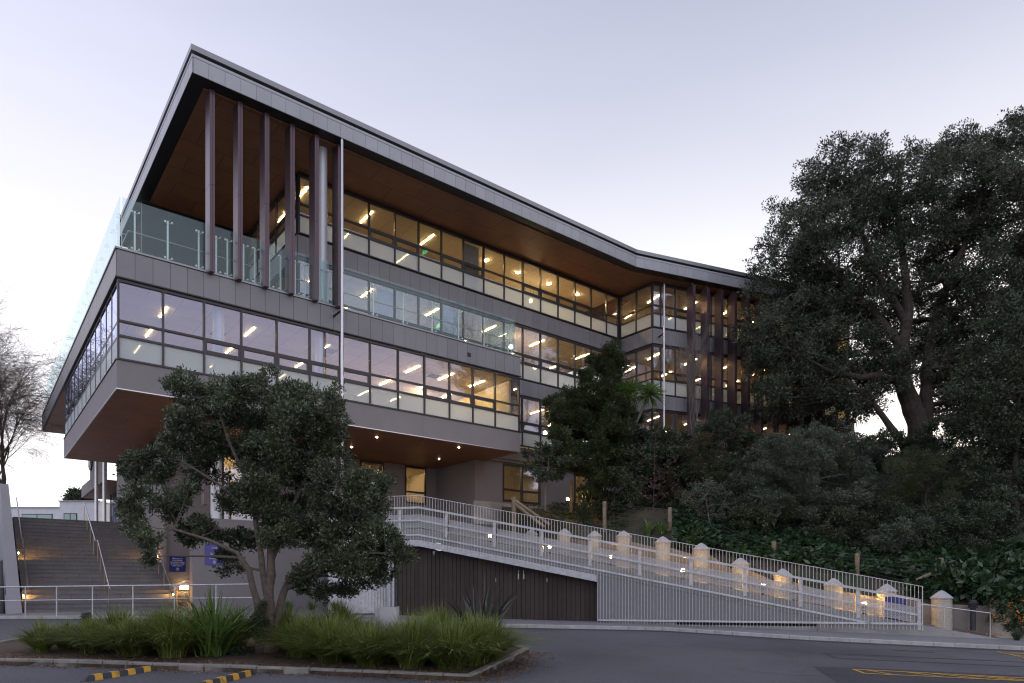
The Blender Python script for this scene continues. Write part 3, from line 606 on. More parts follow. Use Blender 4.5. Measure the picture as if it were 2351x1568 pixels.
# ------------------------------------------------------------------ signs
def text(s, F, a, t, z, h, parent, mt=letter, align='CENTER'):
    cu = bpy.data.curves.new('txt', 'FONT'); cu.body = s; cu.size = h; cu.align_x = align; cu.extrude = .002
    o = bpy.data.objects.new('txt', cu); COL.objects.link(o)
    dg = bpy.context.evaluated_depsgraph_get(); me = bpy.data.meshes.new_from_object(o.evaluated_get(dg))
    bpy.data.objects.remove(o); bpy.data.curves.remove(cu)
    R_ = Matrix(((F.d.x, 0, -F.n.x), (F.d.y, 0, -F.n.y), (0, 1, 0))).to_4x4()
    me.transform(Matrix.Translation(F(a, t, z)) @ R_); return link('lettering', me, mt, parent)
def arrow(F, a, t, z, r, flip, parent):
    m = M(); n = 24
    for k in range(n):
        b0, b1 = 2*math.pi*k/n, 2*math.pi*(k+1)/n
        m.hexa([F(a+q*math.cos(b), tt, z+q*math.sin(b)) for tt in (t, t-.004) for q, b in ((r*.84, b0), (r, b0), (r, b1), (r*.84, b1))])
    def bar(x0, z0, x1, z1, w):
        d = Vector((x1-x0, z1-z0)); d.normalize(); nx, nz = -d.y*w, d.x*w
        m.hexa([F(a+x*flip, tt, z+y) for tt in (t, t-.004) for x, y in ((x0+nx, z0+nz), (x0-nx, z0-nz), (x1-nx, z1-nz), (x1+nx, z1+nz))])
    q = r*.42; bar(-q, -q, q*.75, q*.75, r*.1); bar(-q*.5, q, q, q, r*.1); bar(q, q*.88, q, -q*.5, r*.1)
    m.build('arrow', letter, parent)
def sign(label, F, a0, a1, t, z0, z1, mt, lines, arr=None):
    s = thing('wall_sign', label, 'sign', F((a0+a1)/2, t, z0), 'blue signs')
    part('panel', mt, (F, a0, a1, t-.025, t, z0, z1), parent=s)
    for tx, z, h in lines: text(tx, F, (a0+a1)/2, t-.027, z, h, s)
    if arr: arrow(F, (a0+a1)/2, t-.027, arr[0], arr[1], arr[2], s)
sign('dark blue sign reading Access to Playing Fields on the recessed wall by the side stairs', FB, 3.28, 4.0, 7.19, 2.74, 3.55, signb,
     [('Access to', 3.34, .115), ('Playing Fields', 3.25, .085), ('Specialist Facilities', 3.165, .085), ('JC Chalmers Hall', 3.085, .085), ("Boys' School", 3.0, .085)], (2.86, .07, 1))
sign('violet sign pointing to school reception on the podium wall behind the tree', FB, 4.12, 4.93, 4.19, 3.0, 3.95, signp,
     [('Girls', 3.74, .13), ('School', 3.47, .13), ('Main Entrance', 3.36, .085), ('to Reception', 3.27, .085)], (3.13, .07, -1))
sign('narrow violet sign seen edge on at the building corner above the stairs', FL, 7.95, 8.68, 2.99, 2.72, 3.58, signp,
     [('Access to', 3.34, .115), ('Playing Fields', 3.2, .085), ('Reception', 3.08, .085)], (2.88, .07, 1))
# ------------------------------------------------------------------ footpath and kerbs (kerb line traced on the ground)
kl = [ground(x/1.7014, y/1.7014) for x, y in ((-700, 2422), (0, 2419), (320, 2418), (900, 2424), (1500, 2436), (2000, 2452), (2587, 2463), (3150, 2500), (3600, 2522), (4000, 2541), (4500, 2575))]
def zoff(dz): return lambda x, y: G(x, y)+dz
back = [FB(-16, 4.1, 0), FB(-2.6, 4.12, 0), FB(18, 7.1, 0), FR(-2, 2.2, 0), FR(7, 2.0, 0), FR(11.0, .9, 0), FR(13.2, .35, 0), (19.5, 22.9, 0), (24, 20.6, 0)]
def strip_mesh(a, b, za, zb):
    m = M(); n = len(a)
    m.add([(p[0], p[1], za(p[0], p[1])) for p in a]+[(p[0], p[1], zb(p[0], p[1])) for p in b], [(i, i+1, n+i+1, n+i) for i in range(n-1)]); return m
def resample(pl, n):
    pl = [Vector((p[0], p[1], 0)) for p in pl]; d = [0]
    for a, b in zip(pl, pl[1:]): d.append(d[-1]+(b-a).length)
    o = []
    for k in range(n):
        t = d[-1]*k/(n-1); i = max(j for j in range(len(d)) if d[j] <= t+1e-9); i = min(i, len(pl)-2)
        o.append(pl[i].lerp(pl[i+1], (t-d[i])/max(d[i+1]-d[i], 1e-9)))
    return o
ka_ = resample(kl, 60)
def offset(pl, d):
    o = []
    for i, p in enumerate(pl):
        t = pl[min(i+1, len(pl)-1)]-pl[max(i-1, 0)]; t.normalize(); o.append(p+Vector((-t.y, t.x, 0))*d)
    return o
kb_ = offset(ka_, .15); bk_ = resample(back, 60)
tag(strip_mesh(kb_, bk_, zoff(.116), zoff(.13)).build('footpath', pathm), kind='structure')
m = M(); kk_ = resample(kl, 75); ko_ = offset(kk_, .15)
for i in range(len(kk_)-1):
    a, b, c, d = kk_[i], kk_[i+1], ko_[i+1], ko_[i]; e = (b-a)*.006
    m.hexa([(q.x, q.y, G(q.x, q.y)-.1) for q in (a+e, b-e, c-e, d+e)]+[(q.x, q.y, G(q.x, q.y)+.12) for q in (a+e, b-e, c-e, d+e)])
tag(m.build('kerb', kerb_m, bevel=.012), kind='structure')
m = M(); ga = offset(ka_, -.42); gb = offset(ka_, -.004)
tag(strip_mesh(ga, gb, zoff(.004), zoff(.004)).build('gutter_strip', asph2), kind='structure')
# road patch, seams and yellow hatching at lower right
def gpt(x, y): return ground((2850+x*.48916)/1.7014, (1900+y*.48916)/1.7014)
def strp(p, q, w, dz, m):
    d = (q-p); d.z = 0; d.normalize(); n = Vector((-d.y, d.x, 0))*w/2; k = max(1, int((q-p).length/1.5))
    for i in range(k):
        a = p.lerp(q, i/k); b = p.lerp(q, (i+1)/k); c = [a-n, b-n, b+n, a+n]
        m.add([(v.x, v.y, G(v.x, v.y)+dz) for v in c], [(0, 1, 2, 3)])
m = M(); pp = [gpt(*q) for q in ((665, 1440), (1000, 1446), (2400, 1515), (2900, 1545), (2900, 1700), (1060, 1700))]
m.add([(q.x, q.y, G(q.x, q.y)+.004) for q in pp], [tuple(range(6))]); tag(m.build('road_patch', asph2), kind='structure')
m = M(); strp(gpt(755, 1332), gpt(850, 1372), .12, .005, m); strp(gpt(850, 1372), gpt(2500, 1448), .10, .005, m); strp(gpt(755, 1332), gpt(2500, 1412), .07, .0055, m); strp(gpt(1270, 1305), gpt(1640, 1328), .12, .005, m)
for k in range(7):      # wandering cracks
    q = ground(random.uniform(1250, 2250), random.uniform(1470, 1550)); a_ = random.uniform(-.5, .5)
    for j in range(9):
        r2 = q+Vector((math.cos(a_)*.45, math.sin(a_)*.45, 0)); strp(q, r2, .018, .0062, m); q = r2; a_ += random.uniform(-.55, .55)
tag(m.build('road_seam', asph2), kind='structure')
m = M()
for a, b in (((985, 1462), (2500, 1540)), ((985, 1462), (1080, 1496)), ((1080, 1496), (2500, 1562)), ((1080, 1466), (1330, 1510)), ((1380, 1481), (1750, 1530)), ((1560, 1490), (2080, 1545)), ((1800, 1502), (2350, 1556)), ((2000, 1512), (2500, 1565)),
             ((2135, 1322), (2500, 1345)), ((2135, 1322), (2500, 1402)), ((2240, 1345), (2500, 1330)), ((2300, 1352), (2500, 1380))): strp(gpt(*a), gpt(*b), .075, .009+.0006*len(m.f)**.5, m)
tag(m.build('road_marking', yellow), kind='structure')
# ------------------------------------------------------------------ planter island
P1 = [ground(x/1.7014, y/1.7014) for x, y in ((-420, 2588), (0, 2599), (600, 2616), (1200, 2636), (1845, 2662), (2066, 2550))]
fr = P1[:5]; tip = P1[5]
pb = [tip, ground(1100, 1470), ground(820, 1452), ground(500, 1452), ground(150, 1462), ground(30, 1478)]
poly = [(p.x, p.y) for p in P1]+[(p.x, p.y) for p in pb[1:]]
m = M(); 
def mound(x, y): return G(x, y)+.10
m.prism(poly, zoff(-.1), zoff(.09)); tag(m.build('planter_soil', soil), kind='structure')
lineP = P1+pb[1:]+[P1[0]]
rs = resample(lineP, int(sum((b-a).length for a, b in zip(lineP, lineP[1:]))/.55)); ro = offset(rs, .15)
m = M()
for i in range(len(rs)-1):
    a, b, c, d = rs[i], rs[i+1], ro[i+1], ro[i]; e = (b-a)*.008; jz = random.uniform(-.006, .006)
    m.hexa([(q.x, q.y, G(q.x, q.y)-.1) for q in (a+e, b-e, c-e, d+e)]+[(q.x, q.y, G(q.x, q.y)+.14+jz) for q in (a+e, b-e, c-e, d+e)])
tag(m.build('planter_kerb', kerb_old, bevel=.015), kind='structure')
# wheel stops
def wheel_stop(p, q, label):
    t = thing('wheel_stop', label, 'wheel stop', p, 'striped rubber wheel stops')
    d = (q-p); L_ = d.length; d.normalize(); n = Vector((-d.y, d.x, 0)); Z = Vector((0, 0, 1))
    def cs(k, e=0):
        c = p+d*k; c.z = G(c.x, c.y)
        return [c-n*(.08+e)-Z*.02, c+n*(.08+e)-Z*.02, c+n*(.045+e)+Z*(.105+e), c-n*(.045+e)+Z*(.105+e)]
    def prism(k0, k1, e, taper=False):
        m = M(); a, b = cs(k0, e), cs(k1, e)
        if taper: a = cs(k0, e); a[2] = a[2]-Z*.08; a[3] = a[3]-Z*.08
        m.add(a+b, [(3, 2, 1, 0), (4, 5, 6, 7), (0, 1, 5, 4), (1, 2, 6, 5), (2, 3, 7, 6), (3, 0, 4, 7)]); return m
    m = prism(.1, L_-.1, 0); e1 = prism(.1, 0, 0); 
    for k0, k1 in ((.1, 0), (L_-.1, L_)):
        a, b = cs(k0), cs(k1); b[2] -= Z*.09; b[3] -= Z*.09; m.add(a+b, [(4, 5, 6, 7), (0, 1, 5, 4), (1, 2, 6, 5), (2, 3, 7, 6), (3, 0, 4, 7)])
    m.build('rubber_body', rubber, t)
    for k in range(4):
        s = L_*(.14+.22*k); prism(s, s+L_*.1, .004).build('yellow_band', yellow, t)
def gfull(x, y): return ground(x/1.7014, y/1.7014)
wheel_stop(gfull(318, 2664), gfull(607, 2618), 'yellow banded rubber wheel stop nearest the left edge of the car park')
wheel_stop(gfull(760, 2694), gfull(990, 2634), 'yellow banded rubber wheel stop below the tree in the planter')
# front railing
FRL = thing('front_railing', 'galvanised two bar pedestrian railing along the kerb in front of the stairs', 'railing', (-14, 25, 1.0))
a0, a1 = px(-130, 1349.5, 25), px(585, 1341, 25.6)
def lp(t, dz=0): return a0.lerp(a1, t)+Vector((0, 0, dz))
m = M(); m.path([lp(0), lp(1), lp(1, -1.0)], .024, 8); m.build('top_rail', galv, FRL, smooth=False)
m = M(); m.path([lp(0, -.5), lp(1, -.5)], .018, 8); m.build('middle_rail', galv, FRL)
for x in (55, 126, 208, 301, 397, 494):
    t = (x+130)/715; q = lp(t); m = M(); m.path([Vector((q.x, q.y, G(q.x, q.y)+.05)), q], .022, 8); m.build('rail_post', galv, FRL)
# black louvred bollard lights
def louvre(p, h, label):
    t = thing('bollard_light', label, 'bollard light', p, 'black louvred bollard lights')
    m = M(); m.lathe(p, [(.085, 0), (.085, h-.28)], 18); m.build('post', blackm, t)
    m = M()
    for k in range(3): m.lathe(p+Vector((0, 0, h-.28+k*.075)), [(.15, 0), (.155, .02), (.10, .07)], 18)
    m.lathe(p+Vector((0, 0, h-.06)), [(.13, 0), (.11, .05)], 18); m.build('louvre_head', blackm, t)
q = ground(197, 1462); q = px(197, 1452, 18.6); q.z = G(q.x, q.y); louvre(q, (HY-1405)/F_*18.6+EYE-q.z, 'black louvred bollard light behind the grass tussocks at left')
q = px(2234, 1447, 23.6); louvre(q, 1.05, 'black louvred bollard light in front of the retaining wall at right')
# white sign box in the planter
WS = thing('blank_sign_box', 'blank white upright sign box among the grass tussocks', 'sign box', px(890, 1450, 18.2))
q = px(890, 1450, 18.2); FS = Frame((q.x, q.y), (.97, -.24), (.24, .97)); gz = G(q.x, q.y)
part('face_panel', white, (FS, -.2, .26, -.05, -.01, gz, gz+1.12), parent=WS); part('side_panel', galv, (FS, -.36, -.2, -.04, .1, gz, gz+1.10), (FS, .26, .29, -.045, .1, gz, gz+1.13), parent=WS)
# ------------------------------------------------------------------ access ramp
RA = thing('access_ramp', 'galvanised steel access ramp with baluster screen descending to the right', 'ramp', FR(0, 0, .6))
def zr(s): return 5.72 if s < -7.35 else 5.72-.2018*(s+7.35)
def seg(name, mt, s0, s1, t0, t1, lo, hi, **k):
    m = M(); cut = [s0]+[c for c in (-7.35,) if s0 < c < s1]+[s1]
    for a, b in zip(cut, cut[1:]): m.fbs(FR, a, b, t0, t1, zr(a)+lo, zr(b)+lo, zr(a)+hi, zr(b)+hi)
    return m.build(name, mt, RA, **k)
L0 = -11.5
posts = [-10.2, -8.22, -6.21, -4.19, -2.27, -.38, 1.5, 3.36, 5.25, 7.13, 9.02, 10.94]
# baluster screen, one panel per bay
ends = [L0]+posts[1:]
for a, b in zip(ends, ends[1:]):
    m = M(); n = int(round((b-a)/.117))
    for i in range(n):
        s = a+(i+.5)*(b-a)/n; zt = zr(s); zb = .61 if s > -.1 else zt-1.97
        m.path([FR(s, -.05, zb-.07), FR(s, -.05, zt-.005)], .0088, 6)
    m.build('baluster_panel', galv, RA)
seg('screen_top_rail', galv, L0, 11.02, -.062, -.038, -.008, .012)
seg('screen_flat_bar', galv, L0, 9.4, -.036, -.024, -1.63, -1.565)
part('screen_base_bar', galv, (FR, -.05, 11.02, -.036, -.024, .71, .775), parent=RA)
m = M(); m.path([FR(11.0, -.05, zr(11)-1.5), FR(11.0, -.05, zr(11))], .016, 6); m.build('end_stile', galv, RA)
for lo, hi, nm in ((-.52, -.44, 'handrail'), (-1.03, -.965, 'middle_rail')):
    seg(nm, galv, L0, 10.9, .0, .06, lo, hi)
for s in posts:
    m = M(); m.fb(FR, s-.055, s-.043, .07, .17, zr(s)-1.5, zr(s)-.45); m.fb(FR, s+.043, s+.055, .07, .17, zr(s)-1.5, zr(s)-.45); m.fb(FR, s-.043, s+.043, .07, .082, zr(s)-1.5, zr(s)-.45); m.build('rail_post', galv, RA)
# perforated infill sheets (real holes are far too many to cut: masked metal sheet)
def perf_mat():
    m = bpy.data.materials.new('perforated_steel'); m.use_nodes = True; t = m.node_tree; n = t.nodes; b = n['Principled BSDF']; o = n['Material Output']
    b.inputs['Base Color'].default_value = (.40, .405, .41, 1); b.inputs['Metallic'].default_value = .3; b.inputs['Roughness'].default_value = .45
    c = n.new('ShaderNodeTexCoord'); vr = n.new('ShaderNodeVectorRotate'); vr.rotation_type = 'Z_AXIS'; vr.inputs['Angle'].default_value = rad(14); t.links.new(c.outputs['Object'], vr.inputs['Vector'])
    s1 = n.new('ShaderNodeSeparateXYZ'); c1 = n.new('ShaderNodeCombineXYZ'); t.links.new(vr.outputs[0], s1.inputs[0]); t.links.new(s1.outputs[0], c1.inputs[0]); t.links.new(s1.outputs[2], c1.inputs[1])
    ck = []
    def math_(op, a, b_=None):
        q = n.new('ShaderNodeMath'); q.operation = op
        for i, v in enumerate((a, b_)):
            if v is None: continue
            if isinstance(v, (int, float)): q.inputs[i].default_value = v
            else: t.links.new(v, q.inputs[i])
        return q.outputs[0]
    P = .052
    def hole(dx, dz):
        x = math_('SUBTRACT', math_('FRACT', math_('MULTIPLY_ADD', s1.outputs[0], 1/P) if False else math_('ADD', math_('MULTIPLY', s1.outputs[0], 1/P), dx)), .5)
        y = math_('SUBTRACT', math_('FRACT', math_('ADD', math_('MULTIPLY', s1.outputs[2], 1/(P*1.732)), dz)), .5)
        y = math_('MULTIPLY', y, 1.732)
        return math_('LESS_THAN', math_('ADD', math_('MULTIPLY', x, x), math_('MULTIPLY', y, y)), .062)
    f = math_('MAXIMUM', hole(0, 0), hole(.5, .5))
    tr = n.new('ShaderNodeBsdfTransparent'); mx = n.new('ShaderNodeMixShader'); t.links.new(f, mx.inputs[0]); t.links.new(b.outputs[0], mx.inputs[1]); t.links.new(tr.outputs[0], mx.inputs[2]); t.links.new(mx.outputs[0], o.inputs[0])
    return m
pm = perf_mat()
for a, b in zip([L0]+posts[1:-1], posts[1:]):
    seg('perforated_sheet', pm, a+.08, b-.08, .20, .203, -1.28, -.74)
seg('concrete_upstand', conc, L0, 11.02, .08, .28, -1.78, -1.33)
seg('steel_channel', galv, L0, -.12, .0, .07, -2.06, -1.80)
seg('channel_core', conc, L0, -.12, .09, .26, -2.04, -1.79)
m = M()
for s in posts[1:5]: m.fbs(FR, s+.05, s+.075, -.02, 0, zr(s)-2.06, zr(s)-2.06, zr(s)-1.8, zr(s)-1.8)
m.build('channel_stiffener', galv, RA)
# grey side wall and concrete foot
greyw = mat('grey_sheet', (.20, .195, .205), .6, 0, .06, 1.2)
m = M(); m.fbs(FR, -.11, 7.7, .07, .16, .70, .70, zr(-.11)-1.79, zr(7.7)-1.79); m.build('side_sheet', greyw, RA)
m = M()
m.fbs(FR, .3, 2.8, .1, .26, .50, .35, .70, .70); m.fbs(FR, 2.8, 7.7, .1, .26, .2, .1, .60, .60); m.fbs(FR, 7.71, 11.02, .075, .27, .0, -.05, zr(7.71)-1.79, zr(11.02)-1.785)
m.fbs(FR, 11.021, 13.55, .075, .27, -.1, -.15, zr(11.02)-1.32, .235)
m.build('concrete_foot', conc, RA)
m = M(); m.path([FR(11.02, .15, 1.41), FR(13.1, .15, 1.12), FR(13.1, .15, .25)], .022, 8); m.path([FR(11.74, .15, 1.31), FR(11.74, .15, .5)], .02, 8); m.build('end_handrail', silver, RA)
# pillars behind the ramp
pil = [(1220, 1215, 34.2), (1296, 1213, 32.8), (1365, 1218, 31.6), (1432, 1218, 30.5), (1522, 1231, 29.2), (1610, 1246, 28.2), (1700, 1280, 27.3), (1797, 1305, 26.4), (1914, 1327, 25.5), (2036, 1340, 24.8), (2162, 1355, 24.1), (2297, 1383, 23.8)]
pts = [px(x, y, Y) for x, y, Y in pil]
m = M(); front = [FR(s, .28, 0) for s in (-11.5, -7.35, -4, 0, 4, 8, 11.02, 13.6)]; bk = [px(1100, 1200, 36)]+[pts[i] for i in (0, 1, 3, 5, 8, 10, 11)]
m.add([(q.x, q.y, zr(s)-1.42 if s < 12 else G(q.x, q.y)+.1) for q, s in zip(front, (-11.5, -7.35, -4, 0, 4, 8, 11.02, 13.6))]+[(q.x, q.y, zr(s)-1.40 if s < 12 else G(q.x, q.y)+.1) for q, s in zip(bk, (-11.5, -7.35, -4, 0, 4, 8, 11.02, 13.6))], [(i, i+1, 9+i, 8+i) for i in range(7)])
m.build('ramp_deck', mat('deck_concrete', (.13, .125, .12), .9, 0, .2, 2), RA)
for k, p in enumerate(pts):
    names = ['at the top of the ramp, nearest the building', 'second down from the top of the ramp', 'third down from the top of the ramp', 'standing left of the tallest wooden post', 'fifth down the ramp, beside a lit lamp', 'sixth down, at the middle of the ramp', 'seventh down, with a leafy bank behind', 'eighth down the ramp', 'ninth down the ramp', 'last one behind the baluster screen', 'standing clear of the screen at its lower end']
    if k == 11:
        t = thing('ribbed_pillar', 'broken flat topped ribbed pillar with creeper at the far right of the wall', 'pillar', (p.x, p.y, p.z-1.3), 'ribbed pillars of the retaining wall')
        H = 1.25; m = M(); pr = []
        for i in range(16): z = H*i/16; pr += [(.335, z), (.352, z+.004), (.352, z+H/16-.022), (.335, z+H/16-.018)]
        m.lathe((p.x, p.y, p.z-1.3), pr, 22); m.build('shaft', pillar_m, t); continue
    t = thing('ribbed_pillar', 'round ribbed concrete pillar with conical cap '+names[k], 'pillar', (p.x, p.y, p.z-2.0), 'ribbed pillars of the retaining wall')
    H = 1.68; m = M(); pr = []; r = .325
    for i in range(22): z = H*i/22; pr += [(r-.016, z), (r, z+.004), (r, z+H/22-.022), (r-.016, z+H/22-.018)]
    pr += [(r+.002, H), (r+.002, H+.03)]
    m.lathe((p.x, p.y, p.z-2.0), pr, 24); m.build('shaft', pillar_m, t)
    m = M(); m.lathe((p.x, p.y, p.z-2.0), [(r+.035, H+.03), (r+.035, H+.055), (.22, H+.18), (.10, H+.275), (.02, H+.315)], 24); m.build('conical_cap', cap_c, t)
RW = thing('retaining_wall', 'rough grey retaining wall panels between the ribbed pillars', 'wall', pts[5])
for a, b in zip([px(1150, 1215, 35.5)]+pts, pts+[px(2480, 1400, 23.2)]):
    d = (b-a); d.z = 0; d.normalize(); n = Vector((-d.y, d.x, 0)); a2, b2 = a+d*.3, b-d*.3; m = M(); Z = Vector((0, 0, 1))
    za, zb = -.50, -.50
    if b is pts[11]: zb = -.12
    if a is pts[11]: za = -.12; zb = -.05
    m.hexa([a2-Z*2.1, b2-Z*2.1, b2+n*.18-Z*2.1, a2+n*.18-Z*2.1, a2+Z*za, b2+Z*zb, b2+n*.18+Z*zb, a2+n*.18+Z*za]); m.build('wall_panel', concd, RW)
# amber lamps along the ramp
lamps = [(1125, 1230, 28.0), (1262, 1254, 27.6), (1402, 1277, 27.0), (1568, 1308, 26.4), (1752, 1343, 25.7), (1984, 1385, 24.6)]
ln = ['highest up the ramp', 'second down the ramp', 'third down, left of the timber shed end', 'fourth down the ramp', 'fifth down the ramp', 'lowest on the ramp']
def lamp(p, h, label):
    t = thing('ramp_lamp', label, 'bollard light', p-Vector((0, 0, h)), 'amber lamps along the ramp')
    b = p-Vector((0, 0, h)); m = M(); m.lathe(b, [(.07, 0), (.07, h-.07)], 14); m.build('lamp_post', blackm, t)
    m = M(); m.lathe(b, [(.065, h-.068), (.065, h+.03)], 14); m.build('lamp_glass', ramp_glow, t)
    m = M(); m.lathe(b, [(.085, h+.032), (.085, h+.055), (.03, h+.065)], 14); m.build('lamp_cap', blackm, t)
for (x, y, Y), l in zip(lamps, ln): lamp(px(x, y, Y), .62, 'glowing amber bollard lamp behind the perforated screen, '+l)
lamp(px(1303, 1145, 36.5), .5, 'glowing amber lamp at the foot of the building wall beside the flax')
rs_ = thing('ramp_sign', 'small blue sign panel on two posts behind the lower end of the ramp screen', 'sign', FR(10.35, .6, .4), 'blue signs')
part('panel', signb, (FR, 10.02, 10.72, .62, .645, .82, 1.66), parent=rs_); part('post', galv, (FR, 10.1, 10.14, .65, .69, .2, 1.6), parent=rs_); part('post', galv, (FR, 10.6, 10.64, .65, .69, .2, 1.6), parent=rs_)
# timber shed under the ramp
TS = thing('timber_shed', 'dark stained timber store built under the upper ramp', 'shed', FR(-4, .5, .1))
m = M(); s = -8.45
while s < -.15:
    e = min(s+.166, -.13); dd = -4.28 < s+.08 < -2.1
    if dd: m.fbs(FR, s, e, .5, .535, 2.64, 2.64, max(zr(s)-2.08, 2.66), max(zr(e)-2.08, 2.66))
    else: m.fbs(FR, s, e, .5, .535, .12+(.3 if s < -4.4 else 0)*0, .12, zr(s)-2.08, zr(e)-2.08)
    s += .182
m.build('cladding', woodd, TS)
for (d0, d1) in ((-4.27, -3.2), (-3.18, -2.11)):
    m = M(); n = 6; w = (d1-d0)/n
    for i in range(n): m.fb(FR, d0+i*w+.007, d0+(i+1)*w-.007, .495, .53, .22, 2.615)
    d = m.build('door', woodd, TS); s = d1-.1 if d0 < -4 else d0+.1
    m = M(); m.fb(FR, s-.025, s+.025, .475, .494, 2.32, 2.52); m.path([FR(s, .47, 2.3), FR(s, .47, 2.66)], .009, 6); m.build('bolt', silver, d)
    s = d0+.03 if d0 < -4 else d1-.03
    for z in (.35, 2.2): m = M(); m.fb(FR, s-.015, s+.015, .48, .494, z, z+.16); m.build('hinge', silver, d)
part('backing', blackm, (FR, -8.4, -.12, .56, .62, .2, 2.2), parent=TS)
m = M(); m.fbs(FR, -7.35, -.12, .57, .62, 2.2, 2.2, zr(-7.35)-2.09, zr(-.12)-2.05); m.fbs(FR, -8.4, -7.36, .57, .62, 2.2, 2.2, zr(-8.4)-2.09, zr(-7.36)-2.09); m.fbs(FR, -7.35, 1.0, 2.6, 2.7, -.2, -.2, zr(-7.35)-1.6, zr(1.0)-1.6); m.build('backing', blackm, TS)
part('end_wall', woodd, (FR, -8.5, -8.46, .5, 3.5, .2, 3.6), parent=TS)
m = M(); m.fb(FR, -6.92, -6.83, .46, .5, 3.38, 3.48); m.fb(FR, -6.885, -6.865, .45, .5, 3.3, 3.38); m.build('sensor', white, TS)
part('padlock_plate', white, (FR, -3.12, -3.0, .47, .494, .46, .53), parent=TS)
# corrugated curved screen at the ramp landing
CT = thing('corrugated_screen', 'curved corrugated steel screen wall beside the dark timber store', 'screen', px(1440/1.7014, 1400, 28.6))
q = px(842, 1400, 30.0); m = M(); n = 220; pr = []
for k in range(n+1):
    a = rad(150+200*k/n); r = 1.62+.02*math.sin(2*math.pi*k/5.0); pr.append((q.x+r*math.cos(a), q.y+r*math.sin(a)))
m.add([(x, y, .9) for x, y in pr]+[(x, y, 4.3) for x, y in pr], [(k, k+1, n+2+k, n+1+k) for k in range(n)]); m.build('corrugated_sheet', galv, CT)
m = M()
for x in (1520, 1536): w = px(x/1.7014, 1400, 27.4); m.path([Vector((w.x, w.y, .8)), Vector((w.x, w.y, 3.7))], .03, 8)
w = px(1528/1.7014, 1320, 27.4); m.path([w-Vector((.12, 0, 0)), w+Vector((.12, 0, 0))], .02, 6); m.build('support_pole', galv, CT)
# ------------------------------------------------------------------ hill
Wl = [px(1150, 1215, 35.5)]+pts+[px(2480, 1400, 23.2), px(2750, 1430, 21)]
Wl = [Vector((p.x, p.y, p.z-.55)) for p in Wl]
for i in (12, 13, 14): Wl[i].z += .42
Bl = [FB(19.0, 1.6, 6.3), FB(21.5, 1.9, 6.4), FB(24, 2.4, 6.6), FB(26.5, 2.6, 6.9), FB(29, 1.5, 7.4), FK(.5, -.9, 8.6), FK(2.5, -1.2, 9.6), FK(5, -1.2, 10.6), FK(9, -1.2, 11.0), FK(14, -1.3, 11.3), FK(19, -1.5, 11.4), Vector((32, 48, 11.3)), Vector((40, 46, 11.3)), Vector((50, 42, 11)), Vector((62, 36, 10))]
def rs3(pl, n):
    d = [0]
    for a, b in zip(pl, pl[1:]): d.append(d[-1]+1)
    o = []
    for k in range(n):
        t = d[-1]*k/(n-1); i = min(int(t), len(pl)-2); o.append(pl[i].lerp(pl[i+1], t-i))
    return o
NU, NV = 90, 26
Wr, Br = rs3(Wl, NU), rs3(Bl, NU); HP = []
off = [Vector((.0, .17, 0))]*NU
for j in range(NV):
    t = j/(NV-1)
    for i in range(NU):
        p = Wr[i].lerp(Br[i], t)+Vector((.06, .2*(1-t), 0)); p.z += .35*math.sin(math.pi*t)*math.sin(i*.35+j*.5)+.5*math.sin(math.pi*t)
        HP.append(p)
m = M(); m.v = [tuple(p) for p in HP]; m.f = [(j*NU+i, j*NU+i+1, (j+1)*NU+i+1, (j+1)*NU+i) for j in range(NV-1) for i in range(NU-1)]
edge = list(range(NU-1, -1, -1))+[j*NU for j in range(1, NV)]; b_ = len(m.v); m.v += [(HP[k].x, HP[k].y, -1.5) for k in edge]; m.f += [(edge[k], edge[k+1], b_+k+1, b_+k) for k in range(len(edge)-1)]
tag(m.build('hillside', hillm, smooth=True), kind='structure')
HN = np.array([tuple(p) for p in HP])
def hz(x, y): d = (HN[:, 0]-x)**2+(HN[:, 1]-y)**2; k = np.argsort(d)[:3]; return float(HN[k, 2].mean())
tb = [FK(26, 0, 11.2), Vector((70, 44, 10)), Vector((120, 120, 9)), FK(26, 60, 11), ]
m = M(); m.add([FK(17, -1.4, 11.25), Vector((40, 45.8, 11.2)), Vector((62, 36, 9.9)), Vector((160, 60, 8)), Vector((160, 200, 8)), FK(17, 90, 11.2)], [(0, 1, 2, 3, 4, 5)])
tag(m.build('upper_ground', hillm), kind='structure')
# post and wire fence on the bank
WF = thing('wire_fence', 'wooden post and wire fence running along the bank above the ramp', 'fence', px(1538, 1230, 31))
fp = [(1180, 1141, 1215, 33.5, .12), (1312, 1102, 1150, 38.5, .10), (1388, 1151, 1222, 33.0, .095), (1538, 1165, 1236, 31.2, .095), (1777, 1243, 1300, 28.6, .095), (1968, 1271, 1318, 27.0, .09), (2157, 1281, 1372, 25.2, .135)]
tops = []
for x, y0, y1, Y, r in fp:
    a, b = px(x, y0, Y), px(x, y1, Y); b.z = min(b.z, hz(b.x, b.y))-.1; m = M(); m.path([b, a-Vector((0, 0, .02)), a], [r, r, r*.85], 12); m.build('post', postw, WF); tops.append((a, b))
def brace(p, q, r=.075): m = M(); m.path([p, q], r, 10); m.build('brace', postw, WF)
a = tops[0][0]; brace(a-Vector((0, 0, .12)), px(1262, 1205, 33)); brace(a-Vector((0, 0, .3)), px(1250, 1210, 32.6))
a = tops[6][0]; brace(a-Vector((0, 0, .45)), px(2093, 1338, 25.6))
m = M(); order = [0, 2, 3, 4, 5, 6]
for k in range(7):
    for i, j in zip(order, order[1:]):
        a, b = tops[i][0].lerp(tops[i][1], .06+.13*k), tops[j][0].lerp(tops[j][1], .06+.13*k); m.path([a, a.lerp(b, .5)-Vector((0, 0, .015)), b], .004, 4)
m.build('wire', wire_m, WF)
